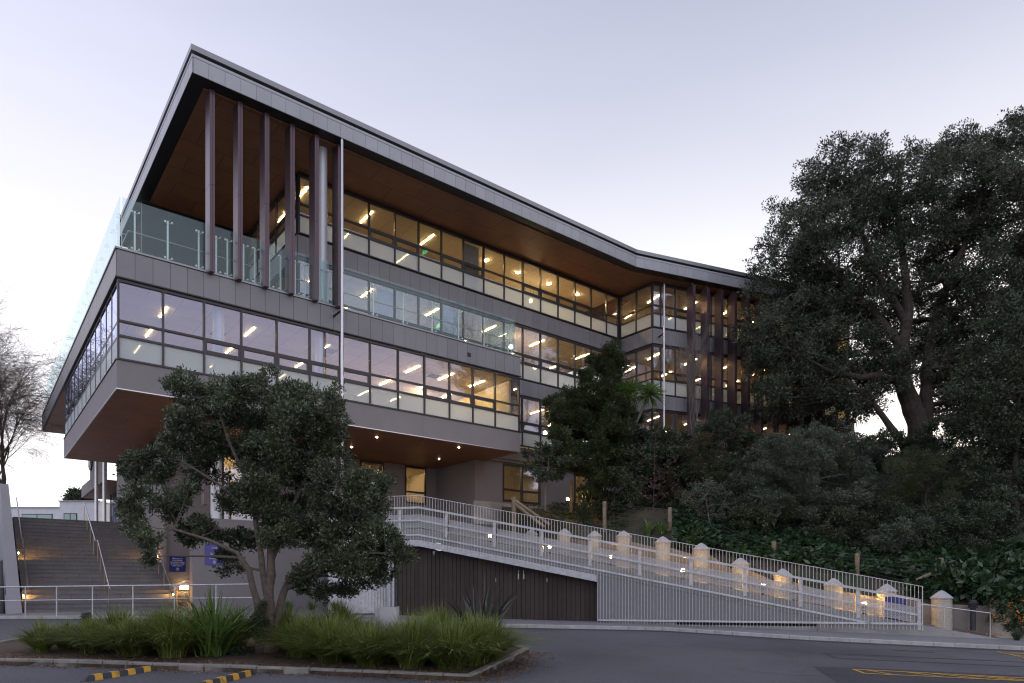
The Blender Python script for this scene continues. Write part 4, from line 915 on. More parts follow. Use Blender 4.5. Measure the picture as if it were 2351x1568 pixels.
# distant white building and hedge behind the plaza
WBd = thing('white_building', 'low white flat roofed building with strip windows beyond the top of the stairs', 'building', px(110, 1190, 62))
q = px(30, 1190, 62); FW = Frame((q.x, q.y), (1, 0), (0, 1)); zt = EYE+(HY-1166)/F_*62
part('wall', white, (FW, -9, 4.55, 0, 6, 5, zt), (FW, 4.6, 8.2, -.6, 6, 5, zt+.5), parent=WBd); part('parapet_cap', capm, (FW, -9.1, 4.55, -.1, 6, zt, zt+.09), (FW, 4.55, 8.3, -.7, 6, zt+.5, zt+.59), parent=WBd)
for x0, x1 in ((.8, 3.6), (5.0, 6.2)):
    t_ = -.03 if x0 < 4 else -.63
    w = part('window', frame_m, (FW, x0, x1, t_, t_+.02, zt-1.5, zt-.55), parent=WBd); part('pane', mat('sea_green_glass', (.30, .42, .38), .15, 0, .05), (FW, x0+.08, (x0+x1)/2-.04, t_-.02, t_-.005, zt-1.45, zt-.62), (FW, (x0+x1)/2+.04, x1-.08, t_-.02, t_-.005, zt-1.45, zt-.62), parent=w)
# ------------------------------------------------------------------ vegetation
def mesh_np(name, v, nper, mt, parent=None, **k):
    n = len(v)//nper; me = bpy.data.meshes.new(name); me.vertices.add(len(v)); me.vertices.foreach_set('co', v.astype(np.float32).ravel())
    me.loops.add(n*nper); me.loops.foreach_set('vertex_index', np.arange(n*nper, dtype=np.int32))
    me.polygons.add(n); me.polygons.foreach_set('loop_start', np.arange(0, n*nper, nper, dtype=np.int32)); me.polygons.foreach_set('loop_total', np.full(n, nper, dtype=np.int32))
    me.update(); me.validate(); return link(name, me, mt, parent, **k)
def unit(a): return a/np.maximum(np.linalg.norm(a, axis=1, keepdims=True), 1e-9)
def leaf_quads(p, d, L, W_):
    n = len(p); r = unit(rng.normal(size=(n, 3))); s = unit(np.cross(d, r)); up = np.cross(s, d)
    L = L*rng.uniform(.65, 1.25, (n, 1)); W_ = W_*rng.uniform(.7, 1.2, (n, 1))
    a = p; b = p+d*L*.45+s*W_*.5-up*L*.06; c = p+d*L-up*L*.12; e = p+d*L*.45-s*W_*.5-up*L*.06
    return np.stack([a, b, c, e], 1).reshape(-1, 3)
def inpoly(x, y, P):
    c = False; n = len(P)
    for i in range(n):
        x1, y1 = P[i]; x2, y2 = P[(i+1) % n]
        if (y1 > y) != (y2 > y) and x < (x2-x1)*(y-y1)/(y2-y1)+x1: c = not c
    return c
def clumps_in(P, sp, rr, Y, dep, seed):
    r = random.Random(seed); xs = [p[0] for p in P]; ys = [p[1] for p in P]; o = []; k = 0
    while k < 6000:
        k += 1; x, y = r.uniform(min(xs), max(xs)), r.uniform(min(ys), max(ys))
        if not inpoly(x, y, P): continue
        if any((x-a)**2+(y-b)**2 < sp*sp for a, b, *_ in o): continue
        o.append((x, y, r.uniform(*rr), r.uniform(*rr)*.8, Y+r.uniform(-dep, dep)))
    return o
DENS = 2.2
def foliage(clumps, nleaf, L, W_, twig=14, per=9, out=.9, upb=.25, spread=1.0, shell=.45, jitter=.6, nsub=8):
    """clumps: (x, y, rx, ry, Y). Every clump breaks into smaller sprays; leaves sit in rosettes at twig ends."""
    P = []; D_ = []; ends = []
    nleaf = int(nleaf*DENS); L = L*1.12; W_ = W_*1.2
    subs = []
    for ci, c in enumerate(clumps):
        o = np.array(px(c[0], c[1], c[4])); sc = c[4]/F_; R3 = np.array([c[2]*sc, (c[2]+c[3])*.5*sc*spread, c[3]*sc])
        cs_ = []
        for k in range(nsub):
            d = unit(rng.normal(size=(1, 3)))[0]; q = o+d*R3*rng.uniform(.35, .92)**.7; s = rng.uniform(.26, .52); cs_.append(q); subs.append((q, R3*s*np.array([1.15, 1.15, .8]), d, R3.prod()**(1/3)*s))
        ends.append((o, cs_, []))
    area = np.array([s_[3]**2 for s_ in subs]); cnt = np.maximum(1, (nleaf/per*area/area.sum()).astype(int))
    for si, ((q0_, R3, d0, _), k) in enumerate(zip(subs, cnt)):
        d = unit(rng.normal(size=(k, 3))); rr = rng.uniform(shell, 1.0, (k, 1))**.8*rng.choice([1, 1, 1.15], (k, 1)); e = q0_+d*R3*rr; ends[si//nsub][2].append((q0_, e[:max(1, twig//3)]))
        q = np.repeat(e, per, 0); dd = np.repeat(unit(d+d0*.6), per, 0); nn = len(q)
        dirs = unit(dd*out+rng.normal(size=(nn, 3))*jitter+np.array([0, 0, upb])); P.append(q+rng.normal(size=(nn, 3))*L*.45); D_.append(dirs)
    return leaf_quads(np.concatenate(P), np.concatenate(D_), L, W_), ends
def vec(a): return Vector((float(a[0]), float(a[1]), float(a[2])))
def limb(m, a, b, r0, r1, n=6, sag=.08, k=5):
    a, b = Vector(a), Vector(b); L_ = (b-a).length; pts = []
    w = Vector((random.uniform(-1, 1), random.uniform(-1, 1), random.uniform(-.4, 1)))*L_*sag
    for i in range(k+1): t = i/k; pts.append(a.lerp(b, t)+w*math.sin(math.pi*t)+Vector((random.uniform(-1, 1), random.uniform(-1, 1), random.uniform(-1, 1)))*L_*.012*(0 < i < k))
    m.path(pts, [r0+(r1-r0)*i/k for i in range(k+1)], n, cap=False)
def tree(name, label, cat, base, stems, clumps, nleaf, L, W_, lmat, bmat, tr=.1, group=None, twigr=.006, twigs=True, **kw):
    t = thing(name, label, cat, base, group); m = M(); nodes = []
    for st in stems:      # stem: list of (x, y, Y, r)
        p = [px(x, y, Y) for x, y, Y, r in st]; r = [q[3] for q in st]
        fine = []; fr_ = []
        for i in range(len(p)-1):
            for s in range(4): tt = s/4; fine.append(p[i].lerp(p[i+1], tt)+Vector((random.uniform(-1, 1), random.uniform(-1, 1), 0))*r[i]*.18*(s > 0)); fr_.append((r[i]+(r[i+1]-r[i])*tt)*random.uniform(.93, 1.07))
        fine.append(p[-1]); fr_.append(r[-1]); m.path(fine, fr_, 12); nodes += list(zip(fine[2:], fr_[2:]))
    v, ends = foliage(clumps, nleaf, L, W_, **kw)
    for o, cs_, es in ends:
        o = vec(o)
        if nodes:
            n_, r_ = min(nodes, key=lambda q: (q[0]-o).length+max(0, q[0].z-o.z)*1.5); r0 = min(r_*.6, tr); limb(m, n_, o, r0, r0*.35, 6)
        if twigs:
            for q_ in cs_: limb(m, o, vec(q_), twigr*3.0, twigr*1.6, 4, .12, 3)
            for q_, e_ in es:
                for e in e_: limb(m, vec(q_), vec(e), twigr*1.5, twigr*.8, 3, .1, 2)
    m.build('trunk', bmat, t); mesh_np('crown', v, 4, lmat, t); return t
# --- foreground evergreen in the planter
fc = [(600, 1100, 46, 36), (570, 1040, 42, 28), (650, 1185, 46, 32), (500, 1035, 40, 26), (428, 905, 32, 28), (425, 965, 34, 30), (775, 928, 28, 32), (450, 912, 45, 42), (520, 905, 55, 42), (600, 900, 55, 40), (655, 925, 45, 40), (720, 925, 58, 38), (762, 975, 32, 50), (465, 975, 55, 45), (555, 975, 65, 50), (640, 985, 65, 50), (715, 995, 60, 55),
      (420, 1035, 55, 30), (350, 1050, 48, 28), (322, 1085, 30, 30), (375, 1090, 30, 22), (325, 1160, 42, 32), (295, 1195, 28, 30), (385, 1165, 36, 24), (430, 1140, 34, 24), (352, 1235, 32, 24), (345, 1280, 18, 18), (500, 1215, 52, 24), (450, 1215, 30, 22), (455, 1232, 26, 16),
      (470, 1085, 38, 26), (590, 1050, 36, 26), (660, 1070, 60, 44), (735, 1065, 50, 55), (620, 1140, 70, 42), (545, 1150, 42, 28), (700, 1140, 70, 48), (780, 1120, 55, 45), (845, 1118, 50, 30), (885, 1112, 18, 18), (860, 1170, 46, 36), (800, 1190, 60, 45), (715, 1220, 65, 40), (640, 1215, 50, 30), (870, 1230, 42, 34), (925, 1272, 24, 26), (790, 1270, 60, 42), (860, 1300, 38, 34), (720, 1300, 45, 35), (810, 1340, 42, 26), (735, 1355, 24, 18), (690, 1345, 18, 20), (560, 1235, 40, 22), (520, 1290, 26, 24)]
r_ = random.Random(3); fc = [(x, y, a*1.22, b*1.22, 17+r_.uniform(-1.3, 1.3)) for x, y, a, b in fc]
b0 = px(612, 1490, 16.8); b0.z = G(b0.x, b0.y)+.08
by = 1347.7+(2-b0.z)/16.8*F_
tree('evergreen_tree', 'multi stemmed dark evergreen tree growing in the kerbed planter in the foreground', 'tree', b0,
     [[(618, by+4, 16.8, .21), (612, 1450, 16.8, .17), (618, 1380, 16.8, .12), (622, 1300, 16.8, .10), (625, 1220, 16.9, .08), (640, 1120, 16.9, .06), (650, 1000, 17, .035)],
      [(600, by+4, 16.7, .15), (598, 1445, 16.6, .11), (592, 1390, 16.5, .085), (572, 1310, 16.3, .075), (545, 1270, 16.2, .05), (480, 1240, 16, .035), (400, 1215, 15.9, .025)],
      [(625, by+3, 16.8, .17), (632, 1430, 17, .10), (655, 1350, 17.2, .085), (690, 1300, 17.3, .07), (750, 1240, 17.5, .05), (820, 1170, 17.6, .03)],
      [(618, 1400, 16.8, .1), (600, 1280, 16.7, .075), (585, 1180, 16.7, .055), (560, 1090, 16.6, .045), (520, 1000, 16.5, .03), (500, 930, 16.5, .02)],
      [(622, 1290, 16.8, .07), (660, 1200, 17.2, .055), (700, 1090, 17.3, .045), (720, 980, 17.3, .025)],
      [(585, 1180, 16.7, .05), (500, 1110, 16.4, .03), (420, 1060, 16.2, .02)],
      [(660, 1350, 17.2, .06), (750, 1300, 16.8, .04), (850, 1270, 16.6, .025), (900, 1270, 16.5, .015)]],
     fc, 66000, .088, .034, lf_fore, bark, .035, twig=12, per=8, upb=.35, jitter=.65, twigr=.004)
# --- great tree on the slope
gp = [(1755, 600), (1782, 530), (1848, 435), (1908, 380), (2005, 352), (2125, 350), (2220, 310), (2330, 300), (2470, 330), (2470, 960), (2330, 985), (2215, 980), (2150, 930), (2140, 820), (2060, 850), (2030, 920), (1960, 945), (1870, 960), (1800, 960), (1752, 900), (1735, 720), (1755, 660)]
gc = clumps_in(gp, 31, (44, 68), 43, 3.2, 5)
gc = [c for c in gc if not (1930 < c[0] < 2330 and 560 < c[1] < 820 and random.Random(int(c[0]*7+c[1])).random() < .22)]
gc += [(x, y, a, b, 46.5) for x, y, a, b in ((2030, 650, 50, 40), (2000, 760, 55, 45), (2110, 700, 45, 40), (2180, 760, 50, 45), (2165, 860, 45, 40), (2195, 930, 50, 45), (1985, 880, 50, 40), (2040, 560, 50, 40), (2150, 600, 50, 40), (2240, 880, 50, 45), (2020, 820, 40, 34), (1960, 690, 50, 40), (2250, 650, 50, 40))]
b1 = px(2110, 1060, 42)
tree('broad_evergreen', 'huge spreading evergreen tree with a leaning trunk filling the right of the sky', 'tree', b1,
     [[(2118, 1075, 42, .75), (2112, 1000, 42, .66), (2095, 940, 42, .55), (2072, 870, 42, .46), (2070, 800, 42, .40), (2085, 720, 42, .3), (2075, 600, 42, .2), (2060, 480, 42, .12), (2070, 400, 42, .06)],
      [(2118, 1000, 42.3, .45), (2128, 930, 42.4, .40), (2126, 850, 42.6, .36), (2140, 760, 42.8, .28), (2180, 640, 43, .2), (2240, 500, 43, .12), (2270, 380, 43, .06)],
      [(2075, 880, 42, .3), (2030, 860, 41.5, .26), (1975, 868, 41, .2), (1900, 850, 40.5, .13), (1810, 800, 40, .07)],
      [(2070, 800, 42, .28), (2010, 720, 42, .22), (1940, 650, 42, .16), (1870, 560, 42, .1), (1820, 480, 42, .05)],
      [(2080, 740, 42, .25), (2000, 600, 42.5, .16), (1960, 480, 42.5, .1), (1940, 400, 42.5, .05)],
      [(2140, 760, 42.8, .22), (2220, 700, 43, .16), (2330, 660, 43, .1)],
      [(1940, 870, 40.7, .12), (2000, 920, 40.5, .16), (2060, 1000, 40.5, .2), (2095, 1060, 40.7, .26)]],
     gc, 200000, .155, .062, lf_big, bark_dark, .11, twig=9, per=8, upb=.2, shell=.35, twigr=.012, jitter=.8)
# --- other trees and shrubs on the bank (outline, distance, leaves)
def bush(name, label, cat, poly, Y, dep, n, L, W_, lm, bm, trunk, sp=30, rr=(24, 42), seed=1, group=None, **kw):
    c = clumps_in(poly, sp, rr, Y, dep, seed); b = px(trunk[0][0], trunk[0][1], Y)
    st = [[(x, y, Y, r) for x, y, r in trunk]]
    return tree(name, label, cat, b, st, c, n, L, W_, lm, bm, .05, group, twigs=kw.pop('twigs', True), twigr=.006, **kw)
def ell(cx, cy, rx, ry, n=14): return [(cx+rx*math.cos(2*math.pi*k/n), cy+ry*math.sin(2*math.pi*k/n)) for k in range(n)]
bush('edge_tree', 'dark leafy tree at the right edge of the picture below the great tree', 'tree', [(2240, 760), (2330, 690), (2470, 680), (2470, 1330), (2330, 1290), (2260, 1230), (2215, 1080), (2215, 900)], 33, 2.2, 30000, .15, .06, lf_dark, bark_dark, [(2330, 1330, .2), (2330, 1100, .15), (2340, 850, .06)], 38, (34, 56), 3)
bush('conifer_tree', 'dark green ragged conifer standing in front of the lower windows', 'tree', [(1392, 805), (1412, 800), (1428, 850), (1424, 905), (1452, 960), (1430, 1010), (1455, 1080), (1390, 1100), (1300, 1060), (1262, 1030), (1290, 1005), (1262, 925), (1305, 915), (1345, 850)], 36.5, 1.3, 60000, .14, .034, lf_fir, bark_dark, [(1375, 1185, .16), (1378, 1000, .12), (1395, 800, .03)], 20, (16, 30), 11, per=14, upb=.1, out=1.2, jitter=.4)
bush('broadleaf_shrub', 'dark long leaved small tree with a bare grey trunk right of the conifer', 'shrub', ell(1500, 1060, 95, 68), 36, 1.4, 14000, .17, .05, lf_dark, bark_pale, [(1446, 1205, .12), (1450, 1120, .10), (1480, 1040, .05)], 28, (24, 38), 21, upb=-.2)
bush('olive_shrub', 'brownish olive bush below the bare sapling', 'shrub', ell(1588, 1085, 62, 80), 35, 1.2, 13000, .075, .035, lf_olive, bark_dark, [(1590, 1200, .08), (1590, 1080, .03)], 26, (20, 34), 22)
bush('round_shrub', 'dark green rounded shrub below the wing fins', 'shrub', ell(1668, 1010, 62, 62), 38, 1.2, 9000, .11, .045, lf_dark, bark_dark, [(1665, 1120, .08), (1665, 1010, .03)], 26, (22, 34), 23)
bush('understorey_shrub', 'dark spreading shrub left of the silver leaved tree', 'shrub', ell(1680, 1135, 90, 75), 34, 1.5, 13000, .10, .04, lf_dark, bark_dark, [(1680, 1235, .07), (1680, 1120, .03)], 28, (24, 38), 24)
bush('silver_shrub', 'large silver grey leaved small tree with an open forked trunk above the fence', 'shrub', ell(1850, 1120, 138, 125), 31.5, 1.8, 30000, .095, .04, lf_silver, bark, [(1838, 1300, .13), (1843, 1230, .10), (1870, 1160, .07), (1880, 1080, .03)], 30, (26, 42), 25)
bush('silver_shrub', 'silver leaved bush higher up the bank beneath the great tree', 'shrub', ell(1900, 1040, 120, 42), 36, 1.5, 12000, .10, .042, lf_silver, bark, [(1900, 1120, .07), (1900, 1040, .03)], 28, (24, 36), 26)
bush('feathery_shrub', 'feathery dark green shrub between the silver tree and the right edge', 'shrub', ell(2125, 1150, 120, 105), 33, 1.7, 26000, .12, .016, lf_fir, bark_dark, [(2125, 1290, .09), (2125, 1130, .04)], 28, (24, 40), 27, per=14, jitter=.45, out=1.1)
bush('bank_shrub', 'low dark shrub mass right of the silver tree trunk', 'shrub', ell(2010, 1215, 80, 55), 31, 1.2, 9000, .10, .045, lf_dark, bark_dark, [(2010, 1300, .06), (2010, 1220, .03)], 28, (22, 34), 28)
bush('bank_shrub', 'dark shrub hanging low behind the wooden posts', 'shrub', ell(1600, 1185, 70, 45), 33.5, 1.1, 8000, .10, .04, lf_dark, bark_dark, [(1600, 1250, .05), (1600, 1180, .02)], 26, (20, 32), 29)
bush('bank_shrub', 'leafy green bush at the building corner behind the flax', 'shrub', ell(1395, 1130, 60, 45), 36, .8, 6500, .10, .045, lf_dark, bark_dark, [(1395, 1200, .05), (1395, 1130, .02)], 26, (18, 30), 30)
bush('blossom_shrub', 'thin shrub with faded pink blossom in front of the dark long leaved tree', 'shrub', ell(1512, 1100, 52, 48), 34.4, .5, 330, .06, .04, lf_pink, bark_dark, [(1498, 1245, .04), (1500, 1160, .03), (1505, 990, .01)], 26, (12, 22), 31)
bush('leafy_sapling', 'young leafy sapling with a thin pale stem beside the lit lower window', 'tree', ell(1256, 1058, 46, 42)+[(1225, 1075)], 34.5, .5, 1900, .13, .065, lf_dark, bark_pale, [(1252, 1172, .05), (1252, 1120, .04), (1258, 1075, .03), (1262, 1020, .012)], 20, (10, 18), 32, shell=.2)
bush('slender_shrub', 'slender sapling with a leaning pale stem on the bank', 'shrub', ell(1625, 1150, 46, 38), 31.0, .4, 1400, .09, .045, lf_silver, bark_pale, [(1640, 1240, .03), (1628, 1195, .024), (1622, 1150, .012)], 22, (12, 20), 33)
for i_, (x_, y_, rx_, ry_, Y_, l_, n_) in enumerate(((1760, 1200, 75, 55, 30.5, 'dark leafy shrub hanging over the wire fence left of the silver tree trunk', 8000), (1935, 1215, 80, 52, 29.8, 'dark leafy shrub between the silver tree trunk and the fence', 8000), (2090, 1245, 85, 45, 28.6, 'low dark shrub behind the seventh fence post', 8000), (2230, 1225, 90, 70, 28.5, 'tall dark shrub above the acanthus at the right', 11000), (1410, 1010, 40, 70, 37.5, 'dark upright shrub right of the conifer against the wall', 6000))):
    bush('bank_shrub', l_, 'shrub', ell(x_, y_, rx_, ry_), Y_, 1.0, n_, .10, .042, lf_dark if i_ != 2 else lf_silver, bark_dark, [(x_, y_+ry_+20, .06), (x_, y_, .03)], 24, (16, 34), 50+i_)
bush('crest_shrub', 'dark shrub on the crest of the bank under the lowest limbs of the great tree', 'shrub', ell(2045, 1040, 90, 36), 38, 1.5, 10000, .12, .05, lf_dark, bark_dark, [(2045, 1090, .07), (2045, 1040, .03)], 26, (22, 34), 36)
bush('crest_shrub', 'dark shrub on the crest of the bank right of the great leaning trunk', 'shrub', ell(2235, 1020, 100, 60), 38, 1.5, 13000, .12, .05, lf_dark, bark_dark, [(2235, 1090, .07), (2235, 1020, .03)], 26, (22, 34), 37)
bush('reflected_tree', 'tall dark evergreen right of the view, mirrored in the windows', 'tree', ell(2900, 430, 190, 390), 26.5, 2.5, 16000, .2, .1, lf_dark, bark_dark, [(2900, 1400, .4), (2900, 900, .3), (2900, 300, .1)], 90, (80, 120), 35, twigs=False)
bush('distant_hedge', 'dark round tree showing over the white building', 'tree', ell(182, 1152, 24, 24), 75, 1.5, 5000, .25, .12, lf_dark, bark_dark, [(182, 1190, .2), (182, 1150, .1)], 10, (8, 14), 34)
# --- bare winter trees
def bare(name, label, base, H, r0, seed, mt, depth=6, spreadf=.55, cat='tree', group=None, nb=(2, 3), first=.3, upw=.12, crown=True, minr=.006, droop=0):
    r = random.Random(seed); t = thing(name, label, cat, base, group); mt_, mc = M(), M()
    def grow(p, d, L_, rr, lv, m):
        k = 4; pts = [p]; rs_ = [rr]; q = p; dd = d.copy()
        for i in range(k):
            dd = (dd+Vector((r.uniform(-1, 1), r.uniform(-1, 1), r.uniform(-.7, .9)))*.16+Vector((0, 0, upw if lv < 4 else -droop))).normalized(); q = q+dd*L_/k; pts.append(q); rs_.append(max(rr*(1-.4*(i+1)/k), minr))
        m.path(pts, rs_, 8 if lv < 2 else (5 if lv < 4 else 3), cap=False)
        if lv >= depth: return
        for i in range(r.choice(nb)+(1 if lv == 0 else 0)):
            j = r.randint(2, k); ax = Vector((r.uniform(-1, 1), r.uniform(-1, 1), r.uniform(-.5, .6))); nd = (dd+ax*spreadf*1.35).normalized()
            grow(pts[j], nd, L_*r.uniform(.62, .85), max(rs_[j]*r.uniform(.55, .75), minr), lv+1, mc if lv >= 1 else m)
        grow(q, (dd+Vector((r.uniform(-1, 1), r.uniform(-1, 1), .2))*.2).normalized(), L_*.8, max(rs_[-1]*.85, minr), lv+1, mc if lv >= 1 else m)
    grow(Vector(base), Vector((0, 0, 1)), H*first, r0, 0, mt_); mt_.build('trunk', mt, t); mc.build('branches', mt, t); return t
q = px(22, 1210, 48); q.z = 4.5
bare('winter_tree', 'large leafless tree with fine drooping twigs at the left edge', q, 16.5, .27, 12, bark_twig, 7, .6, minr=.0055, upw=.10, first=.26, nb=(2, 3), droop=.10)
q = px(-70, 1240, 44); q.z = 4.5
bare('winter_tree', 'leafless tree leaning in from beyond the left edge of the picture', q, 16, .26, 5, bark_twig, 7, .6, minr=.0055, upw=.10, first=.28, nb=(2, 3), droop=.08)
q = px(1593, 1110, 38.5); q.z = hz(q.x, q.y)-.1
bare('bare_sapling', 'pale leafless sapling with upswept twigs in front of the wing windows', q, 7.0, .085, 8, bark_pale, 6, .36, minr=.0045, upw=.34, first=.36, nb=(1, 2, 2))
q = Vector((33, 33.5, 4))
bare('reflected_bare_tree', 'tall leafless tree right of the view, mirrored in the windows', q, 30, .35, 9, bark_dark, 6, .55, minr=.012)
# --- strap leaved plants
def blades(n, H, W_, arch, seed, lean=(0.1, 1.0), seg=5, taper=.0):
    r = np.random.default_rng(seed); v = []
    for i in range(n):
        a = r.uniform(0, 2*np.pi); l = r.uniform(*lean); h = H*r.uniform(.6, 1.1); w = W_*r.uniform(.7, 1.2); b = np.array([r.normal()*.06*H, r.normal()*.06*H, 0]); d = np.array([np.cos(a), np.sin(a), 0]); tw = r.uniform(-.5, .5)
        sd = np.array([-np.sin(a), np.cos(a), 0])*np.cos(tw)+d*np.sin(tw); pt = []
        for k in range(seg+1):
            t = k/seg; out_ = l*h*(t*.55+.45*t*t*arch); z = h*(t-arch*l*.42*t**2.4); ww = w*(min(1, .6+t*1.5) if t < .35 else 1)*(1-max(0, (t-.45)/.55)**1.6*.97); pt.append((b+d*out_+np.array([0, 0, z]), ww))
        for k in range(seg):
            (p, w0), (q, w1) = pt[k], pt[k+1]; v += [p-sd*w0/2, p+sd*w0/2, q+sd*w1/2, q-sd*w1/2]
    return np.array(v)
def merge(me):
    bm = bmesh.new(); bm.from_mesh(me); bmesh.ops.remove_doubles(bm, verts=bm.verts, dist=1e-5); bm.to_mesh(me); bm.free()
tus = []
for k in range(4):
    o = mesh_np('grass_tussock', blades(1150, 1.34, .019, 1.0, 40+k, (.05, 1.5)), 4, lf_grass); merge(o.data); tus.append(o.data); bpy.data.objects.remove(o)
spots = [(95, 1512, 16.1, .62), (150, 1500, 16.8, .62), (210, 1512, 16.0, .78), (270, 1490, 16.9, 1.0), (300, 1520, 15.6, .95), (365, 1490, 16.8, 1.0), (395, 1522, 15.5, .95), (455, 1495, 16.5, 1.0), (540, 1480, 17.2, .9),
         (690, 1505, 16.0, .95), (720, 1480, 17.0, 1.0), (760, 1525, 15.3, .98), (820, 1500, 16.2, 1.0), (850, 1535, 14.9, .95), (900, 1510, 15.6, .85), (945, 1535, 14.8, .95), (985, 1505, 15.8, 1.05), (1035, 1535, 14.7, 1.0), (1085, 1515, 15.3, 1.02), (1120, 1500, 15.8, .98), (650, 1460, 17.8, .9), (780, 1450, 18.0, 1.0), (1010, 1470, 17.2, 1.05), (1070, 1480, 16.8, 1.0)]
for k, (x, y, Y, s) in enumerate(spots):
    q = px(x, y, Y); o = bpy.data.objects.new('grass_tussock', tus[k % 4]); COL.objects.link(o); o.location = (q.x, q.y, G(q.x, q.y)+.07); o.rotation_euler = (0, 0, k*2.1); hs = random.uniform(.78, 1.08); o.scale = (s*1.1, s*1.1, s*hs)
    row = 'left of the tree' if k < 9 else 'right of the tree'; j = k if k < 9 else k-9
    order_ = sorted([i for i in range(len(spots)) if (spots[i][0] < 600) == (x < 600)], key=lambda i: spots[i][0])
    tag(o, f"arching green grass tussock in the planter {'left' if x < 600 else 'right'} of the tree, {ORD[order_.index(k)] if order_.index(k) < 14 else 'last'} from the left", 'grass', 'grass tussocks in the planter')
def strap(name, label, cat, p, n, H, W_, arch, seed, lm, lean=(.1, 1.0), group=None):
    o = mesh_np(name, blades(n, H, W_, arch, seed, lean)+0, 4, lm); merge(o.data); o.location = p; return tag(o, label, cat, group)
q = px(487, 1518, 15.9); q.z = G(q.x, q.y)+.07
strap('sword_leaf_plant', 'bright green sword leaved clump among the tussocks left of the tree', 'plant', q, 170, 1.75, .05, .8, 70, lf_sword, (.1, 1.4))
q = px(1105, 1475, 17.2); q.z = G(q.x, q.y)+.07
strap('flax_plant', 'tall grey bronze flax with stiff broad leaves at the right end of the planter', 'plant', q, 48, 2.0, .085, .7, 71, lf_flax, (.05, 1.0))
q = px(1345, 1185, 35.2); q.z = hz(q.x, q.y)
strap('flax_plant', 'green flax clump on the bank beside the amber lamp', 'plant', q, 90, 1.9, .06, .8, 72, lf_dark, (.1, 1.0))
for i, (x, y, Y, h) in enumerate(((1490, 1215, 31.5, .9), (1520, 1222, 31, .8), (1235, 1185, 34.6, 1.0), (1700, 1035, 37.5, 1.3))):
    q = px(x, y, Y); q.z = hz(q.x, q.y)-.03
    strap('strap_leaf_plant', ['strap leaved plant on the bare bank behind the ramp pillars', 'strap leaved plant leaning right near the second wooden post', 'grassy plant at the foot of the braced wooden post', 'strap leaved plant by the plinth under the wing fins'][i], 'plant', q, 45, h, .05, .8, 80+i, lf_sword if i < 2 else lf_dark, (.1, 1.0))
q = px(80, 1425, 26.0)
for i, x in enumerate((665, 715, 680+90)):
    q = px(x, 1408, 28.8); q.z = G(q.x, q.y)+.13
    strap('yellow_lily', f'yellowish strap leaved plant at the foot of the podium wall, {ORD[i]} from the left', 'plant', q, 60, .62, .03, 1.0, 90+i, lf_sword, (.2, 1.1), 'lilies along the podium wall')
q = px(2335, 1470, 22.6); q.z = G(q.x, q.y)+.1
strap('strap_leaf_plant', 'small dark strap leaved plant at the foot of the wall at the right edge', 'plant', q, 50, .5, .03, .9, 95, lf_dark)
# cabbage tree
CTb = px(1450, 1125, 36.8); t = thing('cabbage_tree', 'forked cabbage tree with two spiky rosettes in front of the corner windows', 'tree', CTb); m = M()
a, f_, l, r2 = px(1450, 1130, 36.8), px(1453, 985, 36.8), px(1432, 905, 36.8), px(1487, 912, 36.8)
m.path([a, px(1449, 1050, 36.8), f_], [.13, .11, .10], 10); m.path([f_, px(1440, 945, 36.8), l], [.09, .075, .07], 8); m.path([f_, px(1470, 950, 36.8), r2], [.085, .07, .065], 8); m.path([px(1442, 950, 36.8), px(1452, 900, 36.9)], [.06, .05], 8); m.build('trunk', bark_pale, t)
for c_, s_ in ((l+Vector((0, 0, .1)), 1), (r2+Vector((.1, 0, .2)), 2), (px(1450, 895, 36.9), 3)):
    n = 170; d = unit(rng.normal(size=(n, 3))+np.array([0, 0, .35])); L_ = rng.uniform(.75, 1.05, (n, 1)); s = unit(np.cross(d, rng.normal(size=(n, 3)))); p = np.array(c_); w = .03
    v = np.stack([p-s*w*.5, p+s*w*.5, p+d*L_*.6+s*w-[0, 0, .04], p+d*L_*.6-s*w-[0, 0, .04]], 1); v2 = np.stack([p+d*L_*.6-s*w-[0, 0, .04], p+d*L_*.6+s*w-[0, 0, .04], p+d*L_-[0, 0, .18]+s*.003, p+d*L_-[0, 0, .18]-s*.003], 1)
    mesh_np('leaf_rosette', np.concatenate([v.reshape(-1, 3), v2.reshape(-1, 3)]), 4, lf_sword, t)
# creeper with orange flowers on the broken pillar
cc = [(2288, 1385, 22, 14, 23.5), (2315, 1400, 24, 24, 23.4), (2335, 1425, 26, 30, 23.4), (2285, 1420, 14, 8, 23.4), (2335, 1380, 22, 20, 23.6)]
t = thing('flowering_creeper', 'creeper with small orange flowers hanging over the broken pillar', 'plant', px(2310, 1400, 23.6)); v, e = foliage(cc, 1900, .07, .04, per=6); mesh_np('leaves', v, 4, lf_broad, t)
v, e = foliage([(x, y, a*.8, b*.8, Y-.15) for x, y, a, b, Y in cc]+[(2210, 1452, 50, 4, 23.3), (2290, 1458, 20, 4, 23.3)], 130, .05, .045, per=2); mesh_np('flowers', v, 4, leafmat('orange_petal', (.5, .12, .01), (.6, .2, .02), .6), t)['kind'] = 'stuff'
